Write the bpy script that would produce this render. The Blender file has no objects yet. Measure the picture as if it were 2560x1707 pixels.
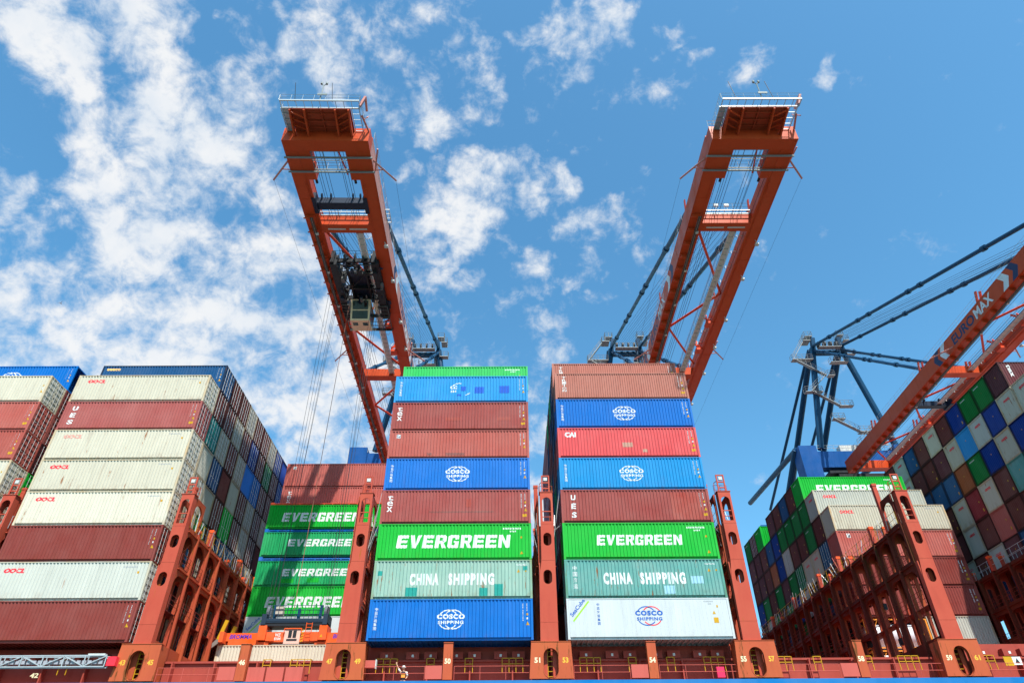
import bpy, bmesh, math, random
from mathutils import Vector, Matrix
R = math.radians
random.seed(7)
sc = bpy.context.scene
C = sc.collection

# ------------------------------------------------------------------ camera
CX, CY, CZ, YAW, PITCH, ROLL, FPX = 10.514, -52.035, -11.960, 0.005085, 0.643368, -0.007188, 1679.317
fw = Vector((math.sin(YAW)*math.cos(PITCH), math.cos(YAW)*math.cos(PITCH), math.sin(PITCH)))
rt = Vector((math.cos(YAW), -math.sin(YAW), 0)); up = rt.cross(fw)
r2 = rt*math.cos(ROLL)+up*math.sin(ROLL); u2 = -rt*math.sin(ROLL)+up*math.cos(ROLL)
cd = bpy.data.cameras.new('camera'); cam = bpy.data.objects.new('camera', cd); C.objects.link(cam)
cam.matrix_world = Matrix(((r2.x, u2.x, -fw.x, CX), (r2.y, u2.y, -fw.y, CY), (r2.z, u2.z, -fw.z, CZ), (0, 0, 0, 1)))
cd.sensor_width = 36; cd.lens = FPX/2560*36; cd.clip_start = 0.5; cd.clip_end = 6000
sc.camera = cam

# ------------------------------------------------------------------ sun, sky
SUNV = Vector((0.219, -0.60, 1.0)).normalized()          # towards the sun
sun_el = math.asin(SUNV.z); sun_az = math.atan2(SUNV.x, SUNV.y)
sl = bpy.data.lights.new('sun', 'SUN'); sl.energy = 5.0; sl.angle = R(0.5); sl.color = (1.0, 0.95, 0.87)
so = bpy.data.objects.new('sun', sl); C.objects.link(so)
so.rotation_euler = SUNV.to_track_quat('Z', 'Y').to_euler(); so.location = (0, -100, 150)
sc.view_settings.view_transform = 'Standard'; sc.view_settings.look = 'None'
sc.view_settings.exposure = 0.75; sc.view_settings.gamma = 1.0

W = bpy.data.worlds.new('World'); sc.world = W; W.use_nodes = True
nt = W.node_tree; nt.nodes.clear(); N = nt.nodes; Lk = nt.links
def nd(t, **kw):
    n = N.new(t)
    for k, v in kw.items(): setattr(n, k, v)
    return n
def math_(op, a, b=None, c=None, clamp=False):
    n = nd('ShaderNodeMath', operation=op, use_clamp=clamp)
    for i, v in enumerate((a, b, c)):
        if v is None: continue
        if isinstance(v, (int, float)): n.inputs[i].default_value = v
        else: Lk.new(v, n.inputs[i])
    return n.outputs[0]
sky = nd('ShaderNodeTexSky', sky_type='NISHITA'); sky.sun_disc = False
sky.sun_elevation = sun_el; sky.sun_rotation = sun_az; sky.air_density = 1.0; sky.dust_density = 1.0; sky.ozone_density = 3.0
tc = nd('ShaderNodeTexCoord'); gen = tc.outputs['Generated']
def pixdir(x, y):
    x *= 2560/2352; y *= 2560/2352
    return (fw*FPX + r2*(x-1280) - u2*(y-853.5)).normalized()
# cloud banks: picture-plane centre and radius on the sky, strength
BLOBS = [(430,560,130,.9),(250,990,200,.9),(700,610,90,.75),(20,690,150,.9),(160,870,190,.9),(30,850,130,.8),(520,970,160,.9),(230,560,120,.55),(120,110,170,1.0),(330,50,110,.85),(390,260,170,.95),(350,430,190,1.0),(520,380,150,.95),(580,170,90,.6),(640,500,100,.75),
 (120,500,110,.6),(10,430,70,.65),(60,640,170,.75),(300,690,230,.95),(520,720,150,.9),(620,620,120,.85),(420,840,220,.95),(120,790,180,.85),
 (720,760,130,.95),(760,950,190,1.0),(650,860,120,.9),(640,1010,120,.9),(740,60,110,.75),(900,50,90,.5),(1010,60,80,.55),(1020,240,95,.75),(1120,160,70,.6),
 (880,230,90,.5),(1290,100,85,.75),(1400,20,80,.6),(1540,80,45,.42),(1640,190,60,.48),(1890,200,40,.42),(1120,470,130,.85),
 (1270,420,60,.55),(1360,510,70,.6),(950,400,50,.55),(1040,600,60,.6),(1120,680,60,.55),(1270,630,60,.5),(1480,590,55,.5),
 (950,570,70,.55),(980,680,70,.6),(1060,770,70,.5),(1340,600,40,.45),(1200,770,110,.45),
 (1900,600,40,.36),(1160,1000,200,.6),(1260,1240,160,.7),(1500,230,70,.3),
 (560,40,60,.6),(500,560,110,.9),(820,340,60,.4)]
wn = nd('ShaderNodeTexNoise'); wn.inputs['Scale'].default_value = 6.5; wn.inputs['Detail'].default_value = 4; wn.inputs['Roughness'].default_value = 0.6; Lk.new(gen, wn.inputs['Vector'])
wsub = nd('ShaderNodeVectorMath', operation='SUBTRACT'); Lk.new(wn.outputs['Color'], wsub.inputs[0]); wsub.inputs[1].default_value = (.5, .5, .5)
wmul = nd('ShaderNodeVectorMath', operation='MULTIPLY_ADD'); Lk.new(wsub.outputs[0], wmul.inputs[0]); wmul.inputs[1].default_value = (.24, .24, .24); Lk.new(gen, wmul.inputs[2])
wnr = nd('ShaderNodeVectorMath', operation='NORMALIZE'); Lk.new(wmul.outputs[0], wnr.inputs[0]); warped = wnr.outputs[0]
tot = None
for (bx, by, br, bs) in BLOBS:
    d = pixdir(bx, by); e = pixdir(bx+br*1.25, by)
    cr = max(min(d.dot(e), 0.99999), 0)
    vm = nd('ShaderNodeVectorMath', operation='DOT_PRODUCT'); vm.inputs[1].default_value = d
    Lk.new(warped, vm.inputs[0])
    mr = nd('ShaderNodeMapRange', interpolation_type='LINEAR'); mr.inputs['From Min'].default_value = cr
    mr.inputs['From Max'].default_value = 1.0 ; mr.inputs['To Max'].default_value = bs
    Lk.new(vm.outputs['Value'], mr.inputs['Value'])
    tot = mr.outputs[0] if tot is None else math_('MAXIMUM', tot, mr.outputs[0])
def noise(scale, detail, rough, dist=0.0, off=(0,0,0), sz=(1,1,1)):
    mp = nd('ShaderNodeMapping'); mp.inputs['Location'].default_value = off; mp.inputs['Scale'].default_value = sz
    Lk.new(gen, mp.inputs['Vector'])
    n = nd('ShaderNodeTexNoise'); n.inputs['Scale'].default_value = scale; n.inputs['Detail'].default_value = detail
    n.inputs['Roughness'].default_value = rough; n.inputs['Distortion'].default_value = dist
    Lk.new(mp.outputs[0], n.inputs['Vector']); return n.outputs['Fac']
n1 = noise(11.5, 9, 0.60, 0.25, (3.1, 1.7, 0.4), (1, 1, 1.35))
n2 = noise(30.0, 8, 0.64, 0.3, (7.7, 2.2, 5.1))
s = math_('ADD', math_('MULTIPLY', n1, 0.55), math_('MULTIPLY', n2, 0.45))
s = math_('ADD', math_('MULTIPLY', math_('SUBTRACT', s, 0.5), 3.0), 0.5)
s = math_('ADD', s, math_('MULTIPLY', math_('POWER', tot, 0.7), 0.76))
dens = nd('ShaderNodeMapRange', interpolation_type='SMOOTHSTEP'); dens.inputs['From Min'].default_value = 0.72; dens.inputs['From Max'].default_value = 1.42
Lk.new(s, dens.inputs['Value'])
shade = noise(11.0, 5, 0.55, 0.1, (1.3, 8.2, 3.3))
cshade = nd('ShaderNodeMapRange'); cshade.inputs['From Min'].default_value = 0.33; cshade.inputs['From Max'].default_value = 0.58
Lk.new(shade, cshade.inputs['Value'])
cfac = math_('ADD', math_('MULTIPLY', cshade.outputs[0], 0.62), math_('MULTIPLY', dens.outputs[0], 0.45), clamp=True)
ccol = nd('ShaderNodeMix', data_type='RGBA'); Lk.new(cfac, ccol.inputs['Factor'])
CLB = 1.0
ccol.inputs['A'].default_value = (0.40*CLB, 0.46*CLB, 0.53*CLB, 1); ccol.inputs['B'].default_value = (0.56*CLB, 0.565*CLB, 0.57*CLB, 1)
skg = nd('ShaderNodeHueSaturation'); skg.inputs['Saturation'].default_value = 1.12; skg.inputs['Value'].default_value = 0.15
tnt = nd('ShaderNodeMix', data_type='RGBA', blend_type='MULTIPLY'); tnt.inputs['Factor'].default_value = 1.0
tnt.inputs['B'].default_value = (0.80, 1.06, 1.0, 1); Lk.new(sky.outputs[0], tnt.inputs['A'])
Lk.new(tnt.outputs['Result'], skg.inputs['Color'])
mix = nd('ShaderNodeMix', data_type='RGBA')
Lk.new(math_('MULTIPLY', dens.outputs[0], 0.95), mix.inputs['Factor']); Lk.new(skg.outputs[0], mix.inputs['A']); Lk.new(ccol.outputs['Result'], mix.inputs['B'])
bg = nd('ShaderNodeBackground'); bg.inputs['Strength'].default_value = 1.0
Lk.new(mix.outputs['Result'], bg.inputs['Color'])
wo = nd('ShaderNodeOutputWorld'); Lk.new(bg.outputs[0], wo.inputs['Surface'])

# ------------------------------------------------------------------ materials
MATS = {}
def paint(name, col, wear=0.3, rough=0.45, fade=(0.5, 0.48, 0.42), fadeamt=0.15, rust=(0.23, 0.075, 0.02), metal=0.0, streak=True, scale=1.0):
    if name in MATS: return MATS[name]
    m = bpy.data.materials.new(name); m.use_nodes = True; t = m.node_tree; n = t.nodes; L = t.links
    b = n['Principled BSDF']; b.inputs['Metallic'].default_value = metal; b.inputs['Specular IOR Level'].default_value = 0.12
    tcn = n.new('ShaderNodeTexCoord'); oi = n.new('ShaderNodeObjectInfo')
    ad = n.new('ShaderNodeVectorMath'); ad.operation = 'MULTIPLY_ADD'; ad.inputs[1].default_value = (1.37, 1.13, 1.71)
    L.new(oi.outputs['Location'], ad.inputs[0]); L.new(tcn.outputs['Object'], ad.inputs[2])
    def noi(sc_, det, ro, mul):
        mp = n.new('ShaderNodeMapping'); mp.inputs['Scale'].default_value = mul; L.new(ad.outputs[0], mp.inputs['Vector'])
        q = n.new('ShaderNodeTexNoise'); q.inputs['Scale'].default_value = sc_*scale; q.inputs['Detail'].default_value = det
        q.inputs['Roughness'].default_value = ro; L.new(mp.outputs[0], q.inputs['Vector']); return q.outputs['Fac']
    def mr(src, a, b_, lo, hi):
        q = n.new('ShaderNodeMapRange'); q.inputs['From Min'].default_value = a; q.inputs['From Max'].default_value = b_
        q.inputs['To Min'].default_value = lo; q.inputs['To Max'].default_value = hi; L.new(src, q.inputs['Value']); return q.outputs[0]
    def mix(f, a, b_):
        q = n.new('ShaderNodeMix'); q.data_type = 'RGBA'; L.new(f, q.inputs['Factor'])
        for k, v in (('A', a), ('B', b_)):
            if isinstance(v, tuple): q.inputs[k].default_value = (*v, 1)
            else: L.new(v, q.inputs[k])
        return q.outputs['Result']
    big = noi(0.45, 4, 0.6, (1, 1, 1))
    c = mix(mr(big, 0.3, 0.75, 0, fadeamt), col, fade)
    dark = tuple(v*0.62 for v in col)
    c = mix(mr(noi(2.2, 3, 0.6, (1, 1, 0.16)), 0.5, 0.8, 0, 0.35), c, dark)
    if wear > 0:
        st = noi(3.2, 8, 0.72, (1.0, 1.0, 0.13 if streak else 1.0))
        th = 0.70-0.10*wear
        c = mix(mr(st, th, th+0.05, 0, min(1, 0.5+wear*.5)), c, rust)
        st2 = noi(5.0, 5, 0.7, (1, 1, 0.35))
        c = mix(mr(st2, 0.735-0.04*wear, 0.78-0.04*wear, 0, 0.8), c, tuple(min(1, v*1.2+0.12) for v in col))
    if name.startswith('container_'):
        sx = n.new('ShaderNodeSeparateXYZ'); L.new(tcn.outputs['Object'], sx.inputs[0])
        lowm = mr(sx.outputs['Z'], 0.75, 0.12, 0, 1); dn = noi(2.6, 6, .7, (1, 1, .45))
        mm = n.new('ShaderNodeMath'); mm.operation = 'MULTIPLY'; L.new(lowm, mm.inputs[0]); L.new(mr(dn, .48, .62, 0, min(1, .25+wear*.55)), mm.inputs[1])
        c = mix(mm.outputs[0], c, tuple(v*.5+r_*.35 for v, r_ in zip(col, rust)))
        ru = noi(1.3, 7, .75, (1, 1, .10)); c = mix(mr(ru, .60-.03*wear, .68, 0, .18+.30*wear), c, tuple(v*.55+k*.3 for v, k in zip(col, rust)))
        ex = noi(.8, 2, .5, (1, 1, .3)); c = mix(mr(ex, .52, .70, 0, .16), c, tuple(min(1, v*1.25+.05) for v in col))
        q = n.new('ShaderNodeTexNoise'); q.inputs['Scale'].default_value = 0.83; q.inputs['Detail'].default_value = 0; L.new(oi.outputs['Location'], q.inputs['Vector'])
        hs = n.new('ShaderNodeHueSaturation'); L.new(mr(q.outputs['Fac'], 0.25, 0.75, 0.86, 1.14), hs.inputs['Value']); L.new(mr(q.outputs['Fac'], 0.25, 0.75, 1.04, 0.94), hs.inputs['Saturation'])
        L.new(c, hs.inputs['Color']); c = hs.outputs[0]
    L.new(c, b.inputs['Base Color'])
    L.new(mr(noi(1.7, 4, .6, (1, 1, 1)), 0.3, 0.7, rough-0.08, rough+0.15), b.inputs['Roughness'])
    MATS[name] = m; return m
def plain(name, col, rough=0.5, metal=0.0, emit=None):
    if name in MATS: return MATS[name]
    m = bpy.data.materials.new(name); m.use_nodes = True; t = m.node_tree; b = t.nodes['Principled BSDF']
    b.inputs['Roughness'].default_value = rough; b.inputs['Metallic'].default_value = metal
    b.inputs['Specular IOR Level'].default_value = 0.5 if rough < .2 else 0.2
    q = t.nodes.new('ShaderNodeTexNoise'); q.inputs['Scale'].default_value = 3.0; q.inputs['Detail'].default_value = 5
    tcn = t.nodes.new('ShaderNodeTexCoord'); t.links.new(tcn.outputs['Object'], q.inputs['Vector'])
    mx = t.nodes.new('ShaderNodeMix'); mx.data_type = 'RGBA'; mx.inputs['A'].default_value = (*[v*0.82 for v in col], 1)
    mx.inputs['B'].default_value = (*[min(1, v*1.12) for v in col], 1)
    t.links.new(q.outputs['Fac'], mx.inputs['Factor']); t.links.new(mx.outputs['Result'], b.inputs['Base Color'])
    MATS[name] = m; return m
COL = {  # base paint, wear, fade amount
 'cream': ((0.48, 0.44, 0.345), 0.8, 0.10), 'greycream': ((0.40, 0.405, 0.355), 0.5, 0.15),
 'maroon': ((0.205, 0.036, 0.029), 0.30, 0.06), 'rosemaroon': ((0.29, 0.060, 0.053), 0.35, 0.08), 'redbrown': ((0.36, 0.075, 0.058), 0.3, 0.08),
 'plum': ((0.105, 0.024, 0.028), 0.25, 0.05), 'brown': ((0.36, 0.118, 0.085), 0.2, 0.08), 'orangebrown': ((0.30, 0.075, 0.02), 0.4, 0.06),
 'red': ((0.50, 0.040, 0.045), 0.25, 0.08), 'darkred': ((0.24, 0.012, 0.018), 0.25, 0.05),
 'blue': ((0.0, 0.118, 0.42), 0.06, 0.02), 'skyblue': ((0.0, 0.205, 0.47), 0.3, 0.04), 'navy': ((0.006, 0.062, 0.17), 0.25, 0.05),
 'green': ((0.002, 0.34, 0.025), 0.08, 0.02), 'seagreen': ((0.003, 0.28, 0.085), 0.15, 0.05), 'lightgreen': ((0.035, 0.42, 0.095), 0.15, 0.06),
 'teal': ((0.095, 0.30, 0.27), 1.0, 0.25), 'paleteal': ((0.20, 0.355, 0.29), 1.1, 0.3), 'deepteal': ((0.012, 0.22, 0.19), 0.3, 0.06),
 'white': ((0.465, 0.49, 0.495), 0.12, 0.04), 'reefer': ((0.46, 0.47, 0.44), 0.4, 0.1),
 'shadecream': ((0.30, 0.285, 0.23), 0.9, 0.1), 'deepblue_shade': ((0.001, 0.030, 0.21), 0.15, 0.03), 'deepgreen_shade': ((0.001, 0.155, 0.022), 0.12, 0.03), 'deepmaroon_shade': ((0.115, 0.020, 0.014), 0.3, 0.05)}  # darker copies of the paints above, shade of the stack ends painted in
SHADED_A = {'maroon': 'deepmaroon_shade', 'blue': 'deepblue_shade', 'greycream': 'shadecream', 'green': 'green', 'seagreen': 'deepgreen_shade', 'cream': 'shadecream', 'plum': 'deepmaroon_shade'}
SHADED = {'green': 'deepgreen_shade', 'blue': 'deepblue_shade', 'maroon': 'deepmaroon_shade', 'seagreen': 'deepgreen_shade'}
def cpaint(c):
    base, w, f = COL[c]; return paint('container_paint_'+c, base, wear=w, fadeamt=f, rough=0.45)
def cframe(c):
    if c.startswith('deep') or c in ('plum', 'navy', 'darkred', 'orangebrown'):
        base, w, f = COL[c]; return paint('container_frame_'+c, tuple(v*.35+.004 for v in base), wear=1.2, rough=.7, fadeamt=.1, fade=(.08, .04, .03), rust=(.09, .035, .015))
    if c not in ('cream', 'greycream', 'shadecream', 'teal', 'paleteal'): return cpaint(c)
    base, w, f = COL[c]; return paint('container_frame_'+c, base, wear=1.0, fadeamt=1.1, fade=tuple(v*k for v, k in zip(base, (1.0, .72, .45))), rough=.6, rust=(.22, .085, .03), scale=1.5)
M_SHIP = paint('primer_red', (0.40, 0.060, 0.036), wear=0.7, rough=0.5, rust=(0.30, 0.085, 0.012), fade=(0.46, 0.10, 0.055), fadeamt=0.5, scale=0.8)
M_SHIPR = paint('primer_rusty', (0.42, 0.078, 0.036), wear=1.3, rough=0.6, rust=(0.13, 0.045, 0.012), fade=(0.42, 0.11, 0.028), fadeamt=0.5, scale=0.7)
M_SIDE = paint('primer_rust_shade', (0.105, 0.016, 0.011), wear=1.3, rough=0.7, rust=(0.085, 0.030, 0.010), fade=(0.14, 0.034, 0.014), fadeamt=0.6, scale=0.6)  # rusty primer, also darkened to paint in shade on the side frames
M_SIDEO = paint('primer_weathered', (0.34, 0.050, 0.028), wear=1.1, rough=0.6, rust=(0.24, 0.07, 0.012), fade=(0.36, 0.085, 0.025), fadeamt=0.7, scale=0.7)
M_DECK = paint('deck_red', (0.30, 0.050, 0.036), wear=0.5, rough=0.6, rust=(0.3, 0.08, 0.02), fade=(0.36, 0.08, 0.055), fadeamt=0.4)
M_PANEL = paint('panel_red', (0.46, 0.090, 0.070), wear=0.2, rough=0.5, fade=(0.48, 0.11, 0.085), fadeamt=0.4)
M_DARK = plain('shadow_maroon', (0.10, 0.022, 0.02), 0.7)
M_ORTOP = plain('orange_cap', (0.8, 0.09, 0.02), 0.5)
M_CRANE = paint('crane_red', (0.50, 0.060, 0.014), wear=0.35, rough=0.38, fade=(0.50, 0.082, 0.028), fadeamt=0.5, streak=False, scale=0.4)
M_CRANEB = paint('crane_red_bright', (0.62, 0.075, 0.03), wear=0.0, rough=0.4, fadeamt=0.1, fade=(.6, .15, .09))
M_CBLUE = paint('crane_blue', (0.006, 0.042, 0.095), wear=0.05, rough=0.35, fade=(0.02, 0.07, 0.13), fadeamt=0.3, scale=0.4)
M_CBLUEB = paint('portal_blue', (0.005, 0.062, 0.22), wear=0.0, rough=0.35, fade=(0.05, 0.14, 0.38), fadeamt=0.3, scale=0.4)
M_NAVY = plain('carriage_navy', (0.012, 0.022, 0.045), 0.5)
M_GALV = plain('galvanised', (0.42, 0.45, 0.46), 0.45, 0.3)
M_GRATE = plain('grating_grey', (0.20, 0.235, 0.235), 0.6)
M_PALE = plain('pale_grey_paint', (0.50, 0.51, 0.48), 0.5)
M_ROD = plain('rod_steel', (0.52, 0.51, 0.50), 0.4, 0.15)
M_ROPE = plain('wire_rope', (0.03, 0.033, 0.04), 0.6)
M_BLACK = plain('black_steel', (0.02, 0.022, 0.026), 0.5)
M_YEL = plain('safety_yellow', (0.50, 0.27, 0.01), 0.5)
M_YTX = plain('stencil_yellow', (0.68, 0.38, 0.04), 0.6)
M_CTX = plain('stencil_cream', (0.68, 0.62, 0.40), 0.6)
M_WTX = paint('lettering_white', (0.66, 0.67, 0.66), wear=.55, rough=.5, rust=(.30, .31, .28), fade=(.50, .53, .50), fadeamt=.5)
M_RTX = plain('lettering_red', (0.78, 0.03, 0.05), 0.5)
M_RTXF = plain('lettering_red_faded', (0.60, 0.28, 0.23), 0.5)
M_BTX = plain('lettering_blue', (0.02, 0.10, 0.38), 0.5)
M_NTX = plain('lettering_navy', (0.02, 0.035, 0.09), 0.5)
M_GTX = plain('lettering_grey', (0.30, 0.32, 0.34), 0.5)
M_LIME = plain('stripe_lime', (0.30, 0.62, 0.04), 0.5)
M_GOLD = plain('lettering_gold', (0.75, 0.45, 0.15), 0.5)
M_SPR = paint('spreader_orange', (0.68, 0.085, 0.006), wear=0.1, rough=0.4, fadeamt=0.1)
M_HULL = paint('hull_blue', (0.001, 0.135, 0.38), wear=0.15, rough=0.4, fadeamt=0.1, scale=.5)
M_GLASS = plain('cab_glass', (0.008, 0.022, 0.020), 0.15)
M_BEIGE = plain('cab_beige', (0.80, 0.62, 0.40), 0.5)
M_SKIN = plain('skin', (0.55, 0.30, 0.20), 0.6)
M_CLOTH = plain('dark_clothing', (0.02, 0.02, 0.03), 0.8)
M_ORVEST = plain('orange_vest', (0.85, 0.30, 0.05), 0.7)
M_PATCHB = plain('repair_blue', (0.01, 0.09, 0.45), 0.5)
M_PATCHT = plain('repair_teal', (0.02, 0.26, 0.22), 0.5)

# ------------------------------------------------------------------ mesh helpers
class MB:
    def __init__(s): s.v = []; s.f = []
    def box(s, x0, x1, y0, y1, z0, z1):
        b = len(s.v)
        s.v += [(x0,y0,z0),(x1,y0,z0),(x1,y1,z0),(x0,y1,z0),(x0,y0,z1),(x1,y0,z1),(x1,y1,z1),(x0,y1,z1)]
        s.f += [tuple(b+i for i in q) for q in ((0,3,2,1),(4,5,6,7),(0,1,5,4),(1,2,6,5),(2,3,7,6),(3,0,4,7))]
        return s
    def tube(s, a, b, r, n=6, cap=True, r1=None):
        a = Vector(a); b = Vector(b); d = (b-a); 
        if d.length < 1e-6: return s
        d.normalize(); e = Vector((0,0,1)) if abs(d.z) < .9 else Vector((1,0,0)); p = d.cross(e).normalized(); q = d.cross(p)
        k = len(s.v); r1 = r if r1 is None else r1
        for c, rr in ((a, r), (b, r1)):
            for i in range(n):
                t = 2*math.pi*i/n; s.v.append(tuple(c+(p*math.cos(t)+q*math.sin(t))*rr))
        for i in range(n): s.f.append((k+i, k+(i+1)%n, k+n+(i+1)%n, k+n+i))
        if cap: s.f.append(tuple(k+i for i in range(n))[::-1]); s.f.append(tuple(k+n+i for i in range(n)))
        return s
    def bar(s, a, b, w, h):                                # rectangular section, w across, h upward-ish
        a = Vector(a); b = Vector(b); d = (b-a).normalized(); e = Vector((0,0,1)) if abs(d.z) < .95 else Vector((0,1,0))
        p = d.cross(e).normalized()*w/2; q = p.cross(d).normalized()*h/2; k = len(s.v)
        for c in (a, b):
            for t in (-p-q, p-q, p+q, -p+q): s.v.append(tuple(c+t))
        s.f += [tuple(k+i for i in z) for z in ((0,1,5,4),(1,2,6,5),(2,3,7,6),(3,0,4,7),(0,3,2,1),(4,5,6,7))]
        return s
    def add(s, verts, faces, M=None):
        k = len(s.v)
        for v in verts: s.v.append(tuple(M @ Vector(v)) if M else tuple(v))
        s.f += [tuple(k+i for i in f) for f in faces]; return s
    def rail(s, a, b, h=1.0, step=1.5, r=0.022, mids=(0.5,)):
        a = Vector(a); b = Vector(b); n = max(1, int(round((b-a).length/step))); z = Vector((0,0,h))
        for i in range(n+1):
            p = a+(b-a)*i/n; s.tube(p, p+z, r, 4, False)
        for m in (1,)+tuple(mids): s.tube(a+z*m, b+z*m, r, 4, False)
        return s
    def mesh(s, name, smooth=False):
        me = bpy.data.meshes.new(name); me.from_pydata(s.v, [], s.f); me.update()
        bm = bmesh.new(); bm.from_mesh(me); bmesh.ops.recalc_face_normals(bm, faces=bm.faces); bm.to_mesh(me); bm.free()
        if smooth:
            for p in me.polygons: p.use_smooth = True
        return me
    def build(s, name, mat, parent=None, **kw): return put(name, s.mesh(name, kw.pop('smooth', False)), mat, parent, **kw)
def put(name, me, mat, parent=None, loc=None):
    o = bpy.data.objects.new(name, me); C.objects.link(o)
    if not me.materials: me.materials.append(None)
    o.material_slots[0].link = 'OBJECT'; o.material_slots[0].material = mat
    if parent: o.parent = parent
    if loc: o.location = loc
    return o
def tag(o, label=None, cat=None, group=None, kind=None):
    if label: o['label'] = label
    if cat: o['category'] = cat
    if group: o['group'] = group
    if kind: o['kind'] = kind
    return o
def thing(name, label, cat, loc=(0,0,0), group=None, rz=0.0):
    o = bpy.data.objects.new(name, None); C.objects.link(o); o.location = loc; o.rotation_euler = (0, 0, rz)
    o.empty_display_size = .3
    return tag(o, label, cat, group)
def copy_tree(o, parent=None, skip=()):
    c = o.copy(); C.objects.link(c); c.parent = parent
    for ch in [q for q in KIDS.get(o.name, []) if q.name.split('.')[0] not in skip]: copy_tree(ch, c, skip)
    return c
KIDS = {}
def index_kids(root):
    KIDS[root.name] = [o for o in root.children]
    for o in root.children: index_kids(o)

def curve_mesh(outline, holes, thick):
    """2-D outline with holes, extruded: local x,y plane, z = thickness centred"""
    cu = bpy.data.curves.new('tmp', 'CURVE'); cu.dimensions = '2D'; cu.fill_mode = 'BOTH'; cu.extrude = thick/2
    for pts in [outline]+list(holes):
        sp = cu.splines.new('POLY'); sp.points.add(len(pts)-1)
        for i, p in enumerate(pts): sp.points[i].co = (p[0], p[1], 0, 1)
        sp.use_cyclic_u = True
    ob = bpy.data.objects.new('tmp', cu); C.objects.link(ob)
    me = bpy.data.meshes.new_from_object(ob.evaluated_get(bpy.context.evaluated_depsgraph_get()))
    vs = [tuple(v.co) for v in me.vertices]; fs = [tuple(p.vertices) for p in me.polygons]
    bpy.data.objects.remove(ob); bpy.data.curves.remove(cu); bpy.data.meshes.remove(me)
    return vs, fs
def oval(cx, cz, w, h, n=7, top=True, bottom=True, r=None):
    r = r if r is not None else w/2; r = min(r, w/2, h/2); pts = []
    def corner(x, z, a0): 
        for i in range(n): a = a0+math.pi/2*i/(n-1); pts.append((x+r*math.cos(a), z+r*math.sin(a)))
    if top: corner(cx+w/2-r, cz+h/2-r, 0); corner(cx-w/2+r, cz+h/2-r, math.pi/2)
    else: pts.extend([(cx+w/2, cz+h/2), (cx-w/2, cz+h/2)])
    if bottom: corner(cx-w/2+r, cz-h/2+r, math.pi); corner(cx+w/2-r, cz-h/2+r, 1.5*math.pi)
    else: pts.extend([(cx-w/2, cz-h/2), (cx+w/2, cz-h/2)])
    return pts
M_XZ = Matrix(((1,0,0,0),(0,0,1,0),(0,1,0,0),(0,0,0,1)))          # local xy -> world xz, thickness along y
M_YZ = Matrix(((0,0,1,0),(1,0,0,0),(0,1,0,0),(0,0,0,1)))          # local xy -> world yz, thickness along x
M_DIAG = None

# ------------------------------------------------------------------ text
TXT = {}
def text_polys(s, bold=0.0, shear=0.0, spacing=1.0):
    k = (s, bold, shear, spacing)
    if k in TXT: return TXT[k]
    cu = bpy.data.curves.new('t', 'FONT'); cu.body = s; cu.size = 1; cu.offset = bold; cu.shear = shear; cu.space_character = spacing
    cu.resolution_u = 3
    ob = bpy.data.objects.new('t', cu); C.objects.link(ob)
    me = bpy.data.meshes.new_from_object(ob.evaluated_get(bpy.context.evaluated_depsgraph_get()))
    vs = [(v.co.x, v.co.y) for v in me.vertices]; fs = [tuple(p.vertices) for p in me.polygons]
    bpy.data.objects.remove(ob); bpy.data.curves.remove(cu); bpy.data.meshes.remove(me)
    x0 = min(v[0] for v in vs); x1 = max(v[0] for v in vs); y0 = min(v[1] for v in vs); y1 = max(v[1] for v in vs)
    vs = [((v[0]-x0)/(x1-x0), (v[1]-y0)/(y1-y0)) for v in vs]
    TXT[k] = (vs, fs); return TXT[k]
SLAB = {  # wide slab capitals for the big ship-line lettering: rectangles/quads in a 1x1 cell
 'E': [[(0,0),(1,0),(1,.24),(0,.24)],[(0,.24),(.36,.24),(.36,.40),(0,.40)],[(0,.40),(.94,.40),(.94,.60),(0,.60)],[(0,.60),(.36,.60),(.36,.76),(0,.76)],[(0,.76),(1,.76),(1,1),(0,1)]],
 'V': [[(0,1),(.36,1),(.56,.32),(.64,0),(.30,0)],[(.64,0),(.56,.32),(.72,1),(1.06,1)]],
 'R': [[(0,0),(.36,0),(.36,1),(0,1)],[(.36,.80),(.36,1),(.84,1),(1,.9),(1,.8)],[(.66,.8),(1,.8),(1,.55),(.92,.47),(.66,.5)],[(.36,.36),(.36,.56),(.66,.56),(.92,.47),(.8,.36)],[(.5,.36),(.8,.36),(1.06,0),(.68,0)]],
 'G': [[(.14,0),(1,0),(1,.22),(0,.22),(0,.1)],[(0,.22),(.36,.22),(.36,.78),(0,.78)],[(0,.78),(.98,.78),(.98,.92),(.9,1),(.14,1),(0,.9)],[(.66,.22),(1,.22),(1,.52),(.66,.52)],[(.52,.40),(.66,.40),(.66,.54),(.52,.54)],[(.66,.66),(.98,.66),(.98,.78),(.66,.78)]],
 'N': [[(0,0),(.34,0),(.34,1),(0,1)],[(.34,1),(.34,.62),(.72,0),(.72,.45)],[(.72,0),(1.06,0),(1.06,1),(.72,1)]]}
def slab_polys(word, slant=0.12):
    vs = []; fs = []; x = 0
    for ch in word:
        for poly in SLAB[ch]:
            k = len(vs); vs += [(x+px+slant*0, py) for px, py in poly]; fs.append(tuple(range(k, k+len(poly))))
        x += 1.17 if ch != 'V' else 1.2
    w = max(v[0] for v in vs); return [(v[0]/w, v[1]) for v in vs], fs
def place2d(polys, x0, z0, w, h, shear=0.0, rot=0.0):
    vs, fs = polys; out = []
    for a, b in vs:
        px, pz = a*w+shear*b*h, b*h
        if rot: px, pz = px*math.cos(rot)-pz*math.sin(rot), px*math.sin(rot)+pz*math.cos(rot)
        out.append((x0+px, z0+pz))
    return out, fs
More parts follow.
